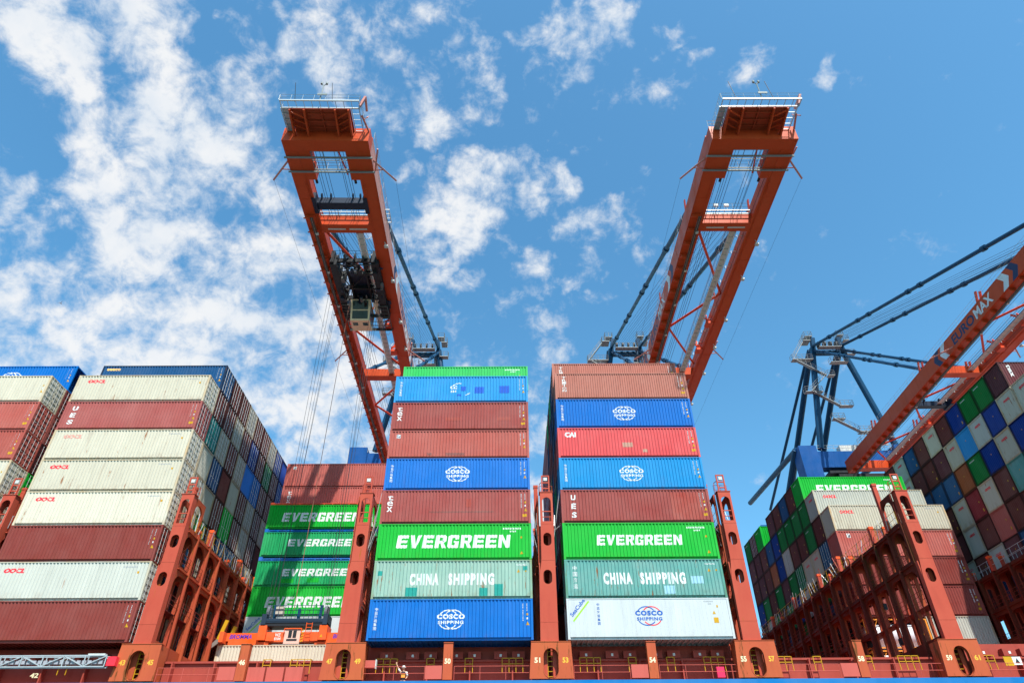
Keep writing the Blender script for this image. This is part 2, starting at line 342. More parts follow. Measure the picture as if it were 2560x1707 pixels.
def band(cx, cz, rx, rz, a0, a1, w, n=26):
    vs = []; fs = []
    for i in range(n+1):
        a = R(a0+(a1-a0)*i/n)
        for s in (-w/2, w/2): vs.append((cx+(rx+s)*math.cos(a), cz+(rz+s)*math.sin(a)))
    for i in range(n): fs.append((2*i, 2*i+1, 2*i+3, 2*i+2))
    return vs, fs
def rect(x0, x1, z0, z1): return [(x0,z0),(x1,z0),(x1,z1),(x0,z1)], [(0,1,2,3)]
def tri(x, z, s): return [(x-s/2,z),(x+s/2,z),(x,z+s)], [(0,1,2)]
def join2d(*ps):
    vs = []; fs = []
    for v, f in ps:
        k = len(vs); vs += v; fs += [tuple(k+i for i in q) for q in f]
    return vs, fs

# ------------------------------------------------------------------ containers
LC, WC, HC = 12.192, 2.438, 2.896
NCOR = 44; CX0, CX1 = 0.17, LC-0.17
PITCH_C = (CX1-CX0)/NCOR; YO, YI = 0.014, 0.074
def prof(x, pitch=PITCH_C, x0=CX0):
    t = ((x-x0)/pitch) % 1.0
    if x < x0+1e-6 or x > LC-x0-1e-6: return YO
    if t < .25: return YO
    if t < .5: return YO+(YI-YO)*(t-.25)/.25
    if t < .75: return YI
    return YI+(YO-YI)*(t-.75)/.25
def knots(a, b, pitch=PITCH_C, x0=CX0):
    out = []; i = int((a-x0)/pitch)-1
    while x0+i*pitch < b+pitch:
        for f in (0, .25, .5, .75):
            x = x0+(i+f)*pitch
            if a < x < b and x0 < x < LC-x0: out.append(x)
        i += 1
    return out
def corr_wall(mb, L0, L1, z0, z1, n, axis, pos, sign, yo, yi):
    """corrugated sheet along x (axis 0) or y (axis 1); pos = outer face, sign = inward direction"""
    p = (L1-L0)/n; pts = []
    for i in range(n):
        for f, d in ((0, yo), (.25, yo), (.5, yi), (.75, yi)): pts.append((L0+(i+f)*p, d))
    pts.append((L1, yo)); k = len(mb.v)
    for x, d in pts:
        for z in (z0, z1): mb.v.append((x, pos+sign*d, z) if axis == 0 else (pos+sign*d, x, z))
    for i in range(len(pts)-1): mb.f.append((k+2*i, k+2*i+2, k+2*i+3, k+2*i+1))
def container_body(n=NCOR, flat=False, L=LC):
    mb = MB()
    if flat:
        mb.box(CX0, L-CX0, .02, WC-.02, .17, HC-.07)
        for i in range(40):
            x = .3+i*(L-.6)/39; mb.box(x-.012, x+.012, .014, .021, .3, HC-.12)
    else:
        corr_wall(mb, CX0, L-CX0, .19, HC-.06, n, 0, 0, 1, YO, YI)
        corr_wall(mb, CX0, L-CX0, .19, HC-.06, n, 0, WC, -1, YO, YI)
        mb.box(.174, L-.174, .012, .16, .183, .192); mb.box(.174, L-.174, WC-.16, WC-.012, .183, .192)
        corr_wall(mb, .15, WC-.15, .16, HC-.12, 9, 1, 0, 1, .06, .11)       # blind end at x=0
        mb.box(.1, L-.1, .03, WC-.03, HC-.03, HC-.012)
    for i in range(30):
        x = .35+i*(L-.7)/29; mb.box(x-.03, x+.03, .1, WC-.1, .02, .13)
    mb.box(.1, L-.1, .1, WC-.1, .13, .15)
    return mb.mesh('body')
def container_frame(L=LC):
    mb = MB()
    for x in (0, L-.16):
        for y in (0, WC-.13): mb.box(x, x+.16, y, y+.13, .118, HC-.118)
        for y in (-.004, WC-.158):
            for z in (0, HC-.118): mb.box(x-.004 if x == 0 else x-.014, (x+.174 if x == 0 else x+.164), y, y+.162, z, z+.118)
        mb.box(x+.02, x+.14, .162, WC-.162, HC-.11, HC-.01); mb.box(x+.02, x+.14, .162, WC-.162, .01, .16)
    for y in (0.0, WC-.06):
        mb.box(.174, L-.174, y, y+.06, HC-.075, HC-.004)
    for y in (0.115, WC-.165): mb.box(.174, L-.174, y, y+.05, .0, .185)
    return mb.mesh('frame')
def container_door():                                   # one leaf at the x = L end, local y 0..1.04
    mb = MB(); w = 1.03
    mb.box(LC-.075, LC-.055, 0, w, .17, HC-.13)
    for i in range(5):
        z = .28+i*.5; mb.box(LC-.056, LC-.012, .08, w-.08, z, z+.27)
    mb.box(LC-.056, LC-.02, 0, .05, .17, HC-.13); mb.box(LC-.056, LC-.02, w-.05, w, .17, HC-.13)
    return mb.mesh('door')
def container_rod():
    mb = MB(); mb.tube((LC-.004, 0, .10), (LC-.004, 0, HC-.10), .017, 6)
    for z in (.14, .75, 1.5, 2.2, HC-.16): mb.box(LC-.02, LC+.008, -.035, .035, z-.025, z+.025)
    mb.box(LC-.01, LC+.016, -.02, .24, 1.08, 1.12)
    return mb.mesh('locking_rod')
ME_BODY = container_body(); ME_BODYF = container_body(56); ME_FLAT = container_body(flat=True)
ME_FRAME = container_frame(); ME_DOOR = container_door(); ME_ROD = container_rod()
L20 = 6.058; ME_BODY20 = container_body(22, L=L20); ME_FRAME20 = container_frame(L20)

def decal(name, parent, polys, mat, wave=True, fine=False, y=None, side='front'):
    if name in ('repair_patch', 'warning_sticker') and len(polys[1]) > 1:
        for f in polys[1]:
            o = decal(name, parent, ([polys[0][i] for i in f], [tuple(range(len(f)))]), mat, wave, fine, y)
        return o
    """lettering that follows the corrugation of the long side"""
    vs, fs = polys
    bm = bmesh.new()
    bv = [bm.verts.new((a, 0, b)) for a, b in vs]
    for f in fs:
        try: bm.faces.new([bv[i] for i in f])
        except ValueError: pass
    for f in bm.faces:
        if f.normal.y > 0: f.normal_flip()
    if wave:
        pit = (CX1-CX0)/56 if fine else PITCH_C
        for x in knots(min(v[0] for v in vs), max(v[0] for v in vs), pit):
            bmesh.ops.bisect_plane(bm, geom=bm.verts[:]+bm.edges[:]+bm.faces[:], plane_co=(x, 0, 0), plane_no=(1, 0, 0), dist=1e-5)
        for v in bm.verts: v.co.y = prof(v.co.x, pit)-.006
    else:
        for v in bm.verts: v.co.y = (y if y is not None else -.004)
    me = bpy.data.meshes.new(name); bm.to_mesh(me); bm.free()
    return put(name, me, mat, parent)
def end_decal(name, parent, polys, mat, xpos=.056):
    """lettering on the blind end (x = 0), read from -x: picture right = -y"""
    vs, fs = polys
    if name == 'warning_sticker' and len(fs) > 1:
        for f in fs: o = end_decal(name, parent, ([vs[i] for i in f], [tuple(range(len(f)))]), mat, xpos)
        return o
    mb = MB(); mb.v = [(xpos-.004, WC-a, b) for a, b in vs]; mb.f = list(fs)
    return mb.build(name, mat, parent)

NCONT = [0]
CONTS = []
def container(x, y, z, col, label, hs=1.0, kind='std', door=False, flip=False, group=None, detail=True, L=LC):
    o = thing('shipping_container', label, 'container', (x, y, z), group)
    if flip: o.rotation_euler = (0, 0, math.pi); o.location = (x+L, y+WC, z)
    o.scale = (1, 1, hs)
    m = cpaint(col)
    body = {'std': ME_BODY, 'fine': ME_BODYF, 'flat': ME_FLAT, 'std20': ME_BODY20}[kind]
    put('body', body, m, o); put('frame', ME_FRAME20 if kind == 'std20' else ME_FRAME, cframe(col), o)
    if door:
        put('door', ME_DOOR, m, o, (0, .165, 0)); put('door', ME_DOOR, m, o, (0, 1.245, 0))
        for yy in (.40, .90, 1.52, 2.02): put('locking_rod', ME_ROD, M_ROD, o, (0, yy, 0))
    NCONT[0] += 1; CONTS.append(o); return o

# marks ------------------------------------------------------------------
def small_marks(o, H=HC, col=M_WTX, wave=True, ids=True, big_yellow=False, seed=0, fine=False, tri_on=True):
    rnd = random.Random(seed); ps = []
    x = LC-.78; z = H-.35
    for i in range(11):
        h = .075; ps.append(rect(x, x+.07, z-.115*i-h, z-.115*i) if i % 4 != 3 else rect(x+.01, x+.06, z-.115*i-h*.6, z-.115*i))
    for i in range(5): ps.append(rect(x+.30, x+.36, H-.35-.115*i-.07, H-.35-.115*i))
    ps.append(rect(x+.28, x+.40, 1.42, 1.56))
    decal('stencil_code', o, join2d(*ps), col, wave, fine)
    ys = [rect(x+.28, x+.42, 1.70, 1.86)]
    if tri_on: ys.append(tri(x+.37, 1.02, .26))
    if big_yellow: ys.append(rect(x+.12, x+.46, .55, .78))
    decal('warning_sticker', o, join2d(*ys), M_YEL, wave, fine)
def code_top(o, col=M_WTX, wave=True):
    ps = []
    for i in range(11): ps.append(rect(9.95+.135*i, 10.03+.135*i, 2.42, 2.56))
    for i in range(4): ps.append(rect(10.5+.135*i, 10.58+.135*i, 2.20, 2.32))
    decal('stencil_code', o, join2d(*ps), col, wave)
    decal('warning_sticker', o, join2d(rect(11.35, 11.47, 1.7, 1.86), tri(11.42, .45, .24)), M_YEL, wave)
def evergreen(o, x0, x1, z0, z1, fancy=True):
    decal('lettering', o, place2d(slab_polys('EVERGREEN'), x0, z0, x1-x0, z1-z0, 0.10), M_WTX); 
def cosco(o, cx=6.1, cz=1.45, s=1.0, mt=M_WTX, mt2=None, wave=True, y=None, part=False):
    t1 = place2d(text_polys('COSCO', .06, 0, 1.2), cx-1.03*s, cz+.02*s, 2.06*s, .36*s)
    t2 = place2d(text_polys('SHIPPING', .042, 0, 1.2), cx-.94*s, cz-.33*s, 1.88*s, .24*s)
    w = .07*s
    a1 = [band(cx-.2*s, cz, .72*s, .66*s, 38, 150, w), band(cx-.2*s, cz, .72*s, .66*s, 212, 322, w)]
    a2 = [band(cx+.2*s, cz, .72*s, .66*s, 30, 142, w), band(cx+.2*s, cz, .72*s, .66*s, 218, 328, w)]
    if part:
        decal('logo', o, join2d(place2d(text_polys('CC', .045, 0, 1.1), cx-1.03*s, cz+.02*s, .62*s, .36*s), place2d(text_polys('SH', .03), cx-.98*s, cz-.36*s, .5*s, .24*s),
              band(cx-.2*s, cz, .72*s, .66*s, 75, 150, w), band(cx+.2*s, cz, .72*s, .66*s, 285, 325, w)), mt, wave)
    elif mt2:
        decal('logo', o, join2d(t1, t2, *a1), mt, wave, y=y); decal('logo', o, join2d(*a2), mt2, wave, y=y)
    else: decal('logo', o, join2d(t1, t2, *a1, *a2), mt, wave)
def vert_chars(s, x, ztop, w, h, gap, bold=.02, shear=0.0):
    return join2d(*[place2d(text_polys(ch, bold, shear), x, ztop-(i+1)*h-i*gap, w, h) for i, ch in enumerate(s)])
def vert_cjk(o, s='中远海运集团', x=.42, ztop=2.30, w=.22, h=.22, gap=.05, mt=M_WTX, wave=True, y=None):
    decal('lettering', o, vert_chars(s, x, ztop, w, h, gap, .012), mt, wave, y=y)
def oocl(o, x=1.0, z=2.08, w=1.62, h=.36, mt=M_RTX):
    decal('logo', o, place2d(text_polys('OOCL', .055, 0, 1.06), x, z, w, h, .15), mt)
    c = [(-.16, 1.0)]
def rot_word(o, s, x, ztop, length, w, mt=M_WTX, fine=False, bold=.03):
    """word turned to read downwards"""
    vs, fs = text_polys(s, bold); out = [(x+b*w, ztop-a*length) for a, b in vs]
    decal('lettering', o, (out, fs), mt, True, fine)

# ---- stacks
BAY = 14.7172
XA, XB, XC, XD, XE, XF, XG, XZ = -29.515, -14.80, 0.0, 14.7172, 29.434, 44.15, 58.87, -44.23
RP = 2.53
def tiers(pitches, z=0.0):
    out = []
    for p in pitches: out.append((z, (p-.022)/HC)); z += p
    return out
ORD = ['bottom', 'second', 'third', 'fourth', 'fifth', 'sixth', 'seventh', 'eighth', 'ninth', 'tenth']
TA = tiers([2.96, 2.95, 2.93, 2.92, 2.90, 2.92, 2.91, 2.84, 2.85]); TC = tiers([2.9234, 2.9342, 2.94, 2.9168, 2.9068, 2.7068, 2.8832, 2.8477, 2.85])
TD = tiers([2.9125, 2.9381, 2.96, 2.87, 2.9321, 2.9149, 2.9704, 2.8281, 2.88])
# A bay, outermost row
fa = [('maroon', 'maroon container at the foot of the wide left stack, scuffed white below'),
      ('greycream', 'clean grey white container with red logo, second from bottom of left stack'),
      ('maroon', 'dark maroon container between two pale ones low in left stack'),
      ('cream', 'cream container with red logo and bleached square patch, left stack'),
      ('cream', 'cream container with red logo and diagonal rust scratches, mid left stack'),
      ('cream', 'cream container with faded pink logo, left stack, under the maroon one'),
      ('rosemaroon', 'maroon container lettered U E S near the top of left stack'),
      ('cream', 'top cream container with red logo, front of left stack')]
for t, (c, lb) in enumerate(fa):
    z, hs = TA[t]; o = container(XA, 0, z, c, lb, hs, door=True, group='containers of the left stack')
    if t in (1, 3, 4, 5, 7):
        oocl(o, x=.98, z=2.05, mt=M_RTXF if t == 5 else M_RTX)
        ps = [rect(10.15+.12*i, 10.22+.12*i, 2.42, 2.52) for i in range(9)]
        decal('stencil_code', o, join2d(*ps), M_GTX); decal('warning_sticker', o, rect(11.3, 11.46, 1.98, 2.15), M_YEL)
    elif t == 6:
        decal('lettering', o, vert_chars('UES', .70, 2.4, .46, .44, .26, .035, .05), M_WTX); small_marks(o, big_yellow=True)
    else: small_marks(o)
gA = {9: ['navy','maroon','maroon','greycream','maroon','maroon','greycream','blue','blue'],
      8: ['maroon','maroon','greycream','maroon','blue','maroon','seagreen','maroon','blue'],
      7: ['deepteal','greycream','maroon','greycream','blue','blue','maroon','plum','plum'],
      6: ['cream','navy','maroon','cream','maroon','greycream','maroon','greycream','plum'],
      5: ['greycream','greycream','maroon','green','maroon','cream','maroon','maroon','greycream'],
      4: ['cream','seagreen','maroon','navy','navy','maroon','greycream','darkred','maroon'],
      3: ['maroon','navy','cream','maroon','navy','greycream','maroon','navy','greycream'],
      2: ['navy','maroon','greycream','navy','greycream','navy','maroon','cream','navy'],
      1: ['maroon','greycream','navy','maroon','navy','maroon','greycream','maroon','plum']}
WALL_A = {(7,5),(6,1),(6,3),(6,4),(5,2),(4,8),(9,9),(5,8)}
CN = {'cream':'cream','greycream':'grey white','maroon':'maroon','rosemaroon':'rose maroon','redbrown':'red brown','plum':'dark plum','brown':'brown','orangebrown':'rusty orange',
      'red':'bright red','darkred':'dark red','blue':'bright blue','skyblue':'sky blue','navy':'navy blue','green':'green','seagreen':'sea green','lightgreen':'light green','teal':'teal',
      'paleteal':'pale teal','deepteal':'deep teal','deepblue_shade':'bright blue','shadecream':'cream','deepgreen_shade':'green','deepmaroon_shade':'maroon','white':'white','reefer':'white reefer'}
for t in range(9, 0, -1):
    for r in range(1, 10):
        c = gA[t][r-1]; door = (t, r) not in WALL_A; z, hs = TA[t-1]; cd_ = SHADED_A.get(c, c) if (t, r) not in ((7, 5), (7, 6)) else c
        lb = '%s %s end, %s tier, %s row back, left stack' % (CN[c], 'door' if door else 'plain', ORD[t-1], ORD[r].replace('tenth', 'last'))
        o = container(XA, RP*r, z, cd_, lb, hs, door=door, flip=not door, group='containers of the left stack')
        if t == 9 and r == 1: decal('lettering', o, place2d(text_polys('seaco', .05), .45, 2.32, 1.35, .26), M_GOLD); small_marks(o)
# Z bay (far left)
zf = ['cream', 'maroon', 'maroon', 'cream', 'cream', 'redbrown', 'redbrown', 'cream']
for t in range(8):
    z, hs = TA[t]; o = container(XZ, 0, z, zf[t], '%s container at left picture edge, %s tier, outer row' % (CN[zf[t]], ORD[t]), hs, door=True, group='containers at the far left edge')
    if t > 2: small_marks(o, big_yellow=t in (5, 6))
for t, c in enumerate(['navy','maroon','green','green','green','plum','maroon','maroon','blue']):
    z, hs = TA[t]; o = container(XZ, RP, z, c, '%s container at left picture edge, %s tier, second row back' % (CN[c], ORD[t]), hs, door=t != 8, flip=t == 8 and False, group='containers at the far left edge')
    if t == 8: cosco(o); small_marks(o)
# C bay
fc = [('blue', 'blue container with white globe logo at foot of middle left tower'),
      ('paleteal', 'faded pale teal container with dark repair squares and CHINA SHIPPING lettering'),
      ('green', 'green container with the largest EVERGREEN lettering, middle left tower'),
      ('rosemaroon', 'maroon tex container directly above the green one, middle left tower'),
      ('blue', 'blue globe logo container halfway up middle left tower'),
      ('redbrown', 'red brown container with small blue square emblem, middle left tower'),
      ('rosemaroon', 'scuffed maroon tex container, third from top of middle left tower'),
      ('skyblue', 'weathered light blue container with half erased logo, middle left tower')]
for t, (c, lb) in enumerate(fc):
    z, hs = TC[t]; o = container(XC, 0, z, c, lb, hs, group='containers of the middle left tower')
    if t in (0, 4): cosco(o); vert_cjk(o); small_marks(o, tri_on=True)
    elif t == 7:
        cosco(o, part=True); vert_cjk(o); small_marks(o)
        decal('repair_patch', o, join2d(rect(6.05, 6.5, 1.25, 1.75), rect(7.3, 8.15, 1.0, 1.7), rect(9.6, 10.5, 1.0, 1.8), rect(5.7, 6.1, .72, .9)), M_PATCHB)
    elif t == 1:
        decal('lettering', o, place2d(text_polys('CHINA', .06, 0, 1.3), 2.8, 1.0, 2.25, .9), M_WTX); decal('lettering', o, place2d(text_polys('SHIPPING', .06, 0, 1.3), 5.75, 1.0, 3.55, .9), M_WTX)
        decal('repair_patch', o, join2d(rect(.32, .68, 1.75, 2.1), rect(2.55, 3.45, .2, .85), rect(8.15, 8.8, .2, .8), rect(9.3, 9.95, .2, 1.08), rect(11.5, 11.85, 2.1, 2.42)), M_PATCHT)
        decal('stencil_code', o, join2d(*[rect(11.0+.1*i, 11.06+.1*i, 2.48, 2.56) for i in range(8)]), M_WTX)
        decal('warning_sticker', o, join2d(tri(11.15, 1.95, .24), rect(11.65, 11.77, 1.98, 2.12)), M_YEL)
    elif t == 2: evergreen(o, 1.52, 10.45, .95, 1.98); code_top(o)
    elif t in (3, 6): decal('lettering', o, vert_chars('tex', .46, 2.45, .44, .42, .08, .012, .0), M_WTX); small_marks(o, big_yellow=True)
    elif t == 5:
        decal('emblem', o, rect(.62, .98, 2.1, 2.48), M_WTX); decal('emblem', o, ([(.66, 2.14), (.94, 2.14), (.94, 2.44)], [(0, 1, 2)]), M_BTX); decal('emblem', o, ([(.66, 2.22), (.84, 2.44), (.66, 2.44)], [(0, 1, 2)]), M_BTX)
        small_marks(o)
PR1 = paint('repaint_red', (.30, .042, .03), wear=.2); PR2 = paint('repaint_dull', (.20, .05, .042), wear=.5)
cc = [q for q in CONTS if abs(q.location.x-XC) < .01 and q.location.y < .1]
for k, rs, mt in ((3, (rect(6.9, 7.3, 1.4, 2.1),), PR1), (3, (rect(3.9, 9.2, .95, 1.05),), PR2), (6, (rect(4.8, 6.2, 1.0, 1.35), rect(9.4, 10.6, 1.0, 1.35)), PR1), (5, (rect(5.0, 6.6, .3, .55), rect(3.4, 3.8, .3, .55)), PR2)):
    for r_ in rs: decal('repair_patch', cc[k], r_, mt)
z, hs = TC[8]; o = container(XC+.12, RP, z, 'lightgreen', 'light green container peeking over the top of middle left tower', hs, group='containers of the middle left tower'); code_top(o)
for r in range(1, 3):
    for t in range(8):
        if r == 1 and t < 7 : continue
# D bay
fd = [('white', 'clean white refrigerated container with blue and red globe logo, foot of middle right tower'),
      ('teal', 'rust streaked teal container with CHINA SHIPPING lettering, middle right tower'),
      ('green', 'green container with narrower EVERGREEN lettering, middle right tower'),
      ('rosemaroon', 'maroon container lettered U E S, middle right tower'),
      ('skyblue', 'scratched light blue globe logo container, middle right tower'),
      ('red', 'bright red container lettered CAI, middle right tower'),
      ('blue', 'deep blue globe logo container, third from top of middle right tower'),
      ('brown', 'pinkish brown container lettered TRITON downward, front of middle right tower top')]
for t, (c, lb) in enumerate(fd):
    z, hs = TD[t]; fine = t == 7
    o = container(XD, 0, z, c, lb, hs, kind='flat' if t == 0 else 'fine' if fine else 'std', group='containers of the middle right tower')
    if t in (4, 6): cosco(o); vert_cjk(o); small_marks(o)
    elif t == 0:
        cosco(o, 6.1, 1.62, 1.0, M_BTX, M_RTX, False, y=.012); vert_cjk(o, x=2.25, ztop=2.55, w=.2, h=.2, gap=.07, mt=M_BTX, wave=False, y=.012)
        decal('stripe', o, ([(.42, 1.30), (.50, 1.22), (1.72, 2.66), (1.64, 2.74)], [(0, 1, 2, 3)]), M_LIME, False, y=.012)
        vs, fs = text_polys('SeaCube', .02); a = math.atan2(1.42, 1.22)
        decal('lettering', o, place2d((vs, fs), .42, 1.56, 1.55, .30, 0, a), M_BTX, False, y=.012)
        decal('warning_sticker', o, join2d(tri(10.95, 1.72, .25), rect(11.2, 11.32, 2.2, 2.36), rect(10.85, 11.2, 1.1, 1.48)), M_YEL, False, y=.012)
        decal('stencil_code', o, join2d(*[rect(10.3+.09*i, 10.36+.09*i, 2.60, 2.68) for i in range(8)], *[rect(10.6+.09*i, 10.66+.09*i, 2.42, 2.5) for i in range(3)]), M_GTX, False, y=.012)
    elif t == 1:
        decal('lettering', o, place2d(text_polys('CHINA', .06, 0, 1.3), 2.95, 1.0, 2.2, .9), M_WTX); decal('lettering', o, place2d(text_polys('SHIPPING', .06, 0, 1.3), 5.75, 1.0, 3.5, .9), M_WTX)
        vert_cjk(o, '中国海运', .62, 2.42, .34, .34, .12)
        decal('stencil_code', o, join2d(*[rect(10.9+.1*i, 10.96+.1*i, 2.48, 2.56) for i in range(8)]), M_WTX)
        decal('warning_sticker', o, join2d(tri(11.15, 1.95, .24), rect(11.65, 11.77, 1.98, 2.12)), M_YEL)
        decal('repair_patch', o, join2d(rect(9.65, 10.6, 1.05, 1.6), rect(7.5, 8.3, .3, .9)), plain('repair_pale_blue', (.28, .48, .56), .5))
    elif t == 2: evergreen(o, 2.65, 9.4, 1.1, 1.92); code_top(o)
    elif t == 3: decal('lettering', o, vert_chars('UES', .82, 2.45, .40, .48, .28, .035, .05), M_WTX); small_marks(o, big_yellow=True)
    elif t == 5:
        decal('logo', o, place2d(text_polys('CAI', .06, 0, 1.0), .62, 1.98, .98, .50), M_WTX); small_marks(o, big_yellow=True)
    elif t == 7: decal('lettering', o, vert_chars('TRITON', .68, 2.55, .36, .24, .055, .02), M_WTX, True, True); small_marks(o, big_yellow=True, fine=True)
cc = [q for q in CONTS if abs(q.location.x-XD) < .01 and q.location.y < .1]
for k, r_, mt in ((3, rect(9.0, 11.6, .25, 2.6), PR1), (5, rect(5.6, 6.5, 1.0, 1.45), paint('repaint_tan', (.42, .22, .16), wear=.3)), (5, rect(7.3, 7.7, .5, .8), paint('repaint_tan', (.42, .22, .16), wear=.3))): decal('repair_patch', cc[k], r_, mt)
z, hs = TD[8]; o = container(XD, RP, z, 'brown', 'brown container behind the top of middle right tower, set one row back', hs, kind='fine', group='containers of the middle right tower')
decal('lettering', o, vert_chars('TRITON', .68, 2.5, .36, .26, .06, .02), M_WTX, True, True); small_marks(o, fine=True)
gD = ['maroon', 'navy', 'maroon', 'seagreen', 'plum', 'maroon', 'navy', 'maroon']
for r in range(1, 6):
    for t in range(9 if r > 1 else 8):
        if t < 2: continue
        c = random.choice(gD); z, hs = TD[t]
        container(XD, RP*r, z, c, '%s end, %s tier, %s row back, middle right tower flank' % (CN[c], ORD[t], ORD[r]), hs, group='containers of the middle right tower')
# deeper rows of D seen only as slivers : one object
mb = MB()
for r in range(6, 11):
    for t in range(9):
        y = RP*r; z = TD[t][0]; mb.box(XD+.02, XD+LC-.02, y+.02, y+WC-.02, z+.15, z+HC-.08)
        for (x) in (XD, XD+LC-.16):
            for yy in (y, y+WC-.14): mb.box(x, x+.16, yy, yy+.14, z, z+HC-.02)
        mb.box(XD, XD+.1, y+.2, y+WC-.2, z, z+.13); mb.box(XD, XD+.1, y+.2, y+WC-.2, z+HC-.1, z+HC-.03)
o = mb.build('container_block', cpaint('maroon')); tag(o, 'deep rows of maroon containers receding behind the middle right tower', 'containers', 'containers of the middle right tower', 'stuff')
# B bay: recessed stack
YB = 15.2; YB7 = 17.7
fb = [(YB, 2.9, 2.80, 'white', 'white refrigerated container behind the orange lifting frame'),
      (YB, 5.72, 2.80, 'green', 'green container, lowest of the recessed column, biggest EVERGREEN lettering'),
      (YB, 8.58, 2.44, 'seagreen', 'sea green container with darker squares under its EVERGREEN lettering, recessed column'),
      (YB, 11.52, 2.50, 'seagreen', 'sea green container between the two blue flat frames, recessed column'),
      (YB, 14.42, 2.56, 'green', 'green container right under the thin orange frame, recessed column')]
for i, (y, z, h, c, lb) in enumerate(fb):
    o = container(XB, y, z, c, lb, h/HC, kind='flat' if i == 0 else 'std', group='containers of the recessed column')
    X = [(0,0), (1.55, 9.75), (2.6, 9.9), (2.6, 9.9), (1.5, 9.6)][i]; Z = [(0,0), (.85, 1.9), (1.15, 2.0), (1.2, 2.05), (.85, 1.95)][i]
    if i: evergreen(o, X[0], X[1], Z[0], Z[1])
    if i == 2: decal('repair_patch', o, join2d(rect(2.6, 3.9, .35, .85), rect(5.2, 6.4, .4, .95), rect(9.9, 10.6, 2.1, 2.5)), cpaint('green'))
    if i == 0:
        decal('stripe', o, ([(.42, 1.30), (.50, 1.22), (1.72, 2.66), (1.64, 2.74)], [(0, 1, 2, 3)]), M_LIME, False, y=.012)
        decal('lettering', o, place2d(text_polys('SeaCube', .02), .42, 1.56, 1.55, .30, 0, math.atan2(1.42, 1.22)), M_BTX, False, y=.012)
o = container(XB, YB, 0, 'greycream', 'grey white container lowest behind the orange lifting frame', 2.85/HC, group='containers of the recessed column')
for z, h, mt, lb in ((11.06, .42, cpaint('blue'), 'lower of two folded blue flat racks between green containers'), (14.04, .36, cpaint('blue'), 'upper of two folded blue flat racks between green containers'),
                     (17.0, .26, M_CRANEB, 'thin orange flat rack lying on the uppermost green container')):
    f = thing('flat_rack', lb, 'flat rack', (XB, YB, z), 'folded flat racks')
    mb = MB(); mb.box(.02, LC-.02, .06, WC-.06, .02, h*.45); mb.box(0, LC, 0, .07, h*.4, h*.62); mb.box(0, LC, WC-.07, WC, h*.4, h*.62)
    for k in range(14): mb.box(.4+k*.87, .5+k*.87, .01, WC-.01, .02, h*.4)
    mb.build('base_frame', mt, f)
    mb = MB()
    for x in (0, LC-.35): mb.box(x, x+.35, -.01, WC+.01, 0, h-.015)
    mb.build('folded_end', mt, f)
for t, (z, h, c, lb) in enumerate(((17.3, 2.84, 'redbrown', 'red brown tex container standing behind the green column top'), (20.16, 2.86, 'redbrown', 'uppermost red brown container behind the green column, with small square emblem'))):
    o = container(XB, YB7, z, c, lb, h/HC, group='containers of the recessed column')
    if t == 0: decal('lettering', o, vert_chars('tex', .66, 2.45, .44, .42, .08, .012, .0), M_WTX)
    else: decal('emblem', o, rect(.75, 1.08, 2.2, 2.55), M_WTX); decal('emblem', o, ([(.78, 2.23), (1.05, 2.23), (1.05, 2.52)], [(0, 1, 2)]), M_BTX)
for t in range(6):
    z = 0+t*2.88; container(XB, YB7, z, 'maroon', '%s of the hidden maroon containers behind the green column, %s tier' % ('one', ORD[t]), .99, group='containers of the recessed column') if t > 4 else None
o = container(XB, 10.15, -.86, 'cream', 'cream container low behind the ship rail, right under the orange lifting frame', 1.0, group='containers low in the open bay')
# F bay
TF = tiers([2.78, 2.84, 2.86, 2.82, 2.80, 2.80, 2.85, 2.80], -.22)
YF = 15.2
def fy(r): return YF+RP*(r-6)
ff = {6: ('cream', 'front cream container with red logo, top of the right hand stepped stack'), 5: ('redbrown', 'red brown container with small emblem under the cream ones, right stepped stack'),
      4: ('maroon', 'maroon container half in shade with yellow stickers, second below the cream step'), 3: ('maroon', 'maroon container above the white tank, right stepped stack')}
for t, (c, lb) in ff.items():
    z, hs = TF[t-1]; o = container(XF, YF, z, c, lb, hs, group='containers of the right stepped stack')
    if t == 6: oocl(o, 1.0, 1.95, 1.5, .36); decal('stencil_code', o, join2d(*[rect(10.15+.12*i, 10.22+.12*i, 2.42, 2.52) for i in range(9)]), M_GTX); decal('warning_sticker', o, rect(11.3, 11.46, 1.98, 2.15), M_YEL)
    else: small_marks(o, big_yellow=True)
    if t == 5: decal('emblem', o, rect(1.0, 1.4, 2.15, 2.6), M_WTX); decal('emblem', o, ([(1.04, 2.19), (1.36, 2.19), (1.36, 2.56)], [(0, 1, 2)]), M_BTX); decal('emblem', o, ([(1.04, 2.3), (1.2, 2.54), (1.04, 2.54)], [(0, 1, 2)]), M_YEL)
for t in (1, 2):
    z, hs = TF[t-1]; o = container(XF+L20+.07, YF, z, 'greycream', ['short cream container at the very bottom beside the white tank', 'short cream container with red logo to the right of the white tank'][t-1], hs, kind='std20', L=L20, group='containers of the right stepped stack')
    if t == 2: decal('logo', o, place2d(text_polys('OOCL', .09, 0, 1.08), .7, 1.9, 1.5, .36, .25), M_RTX)
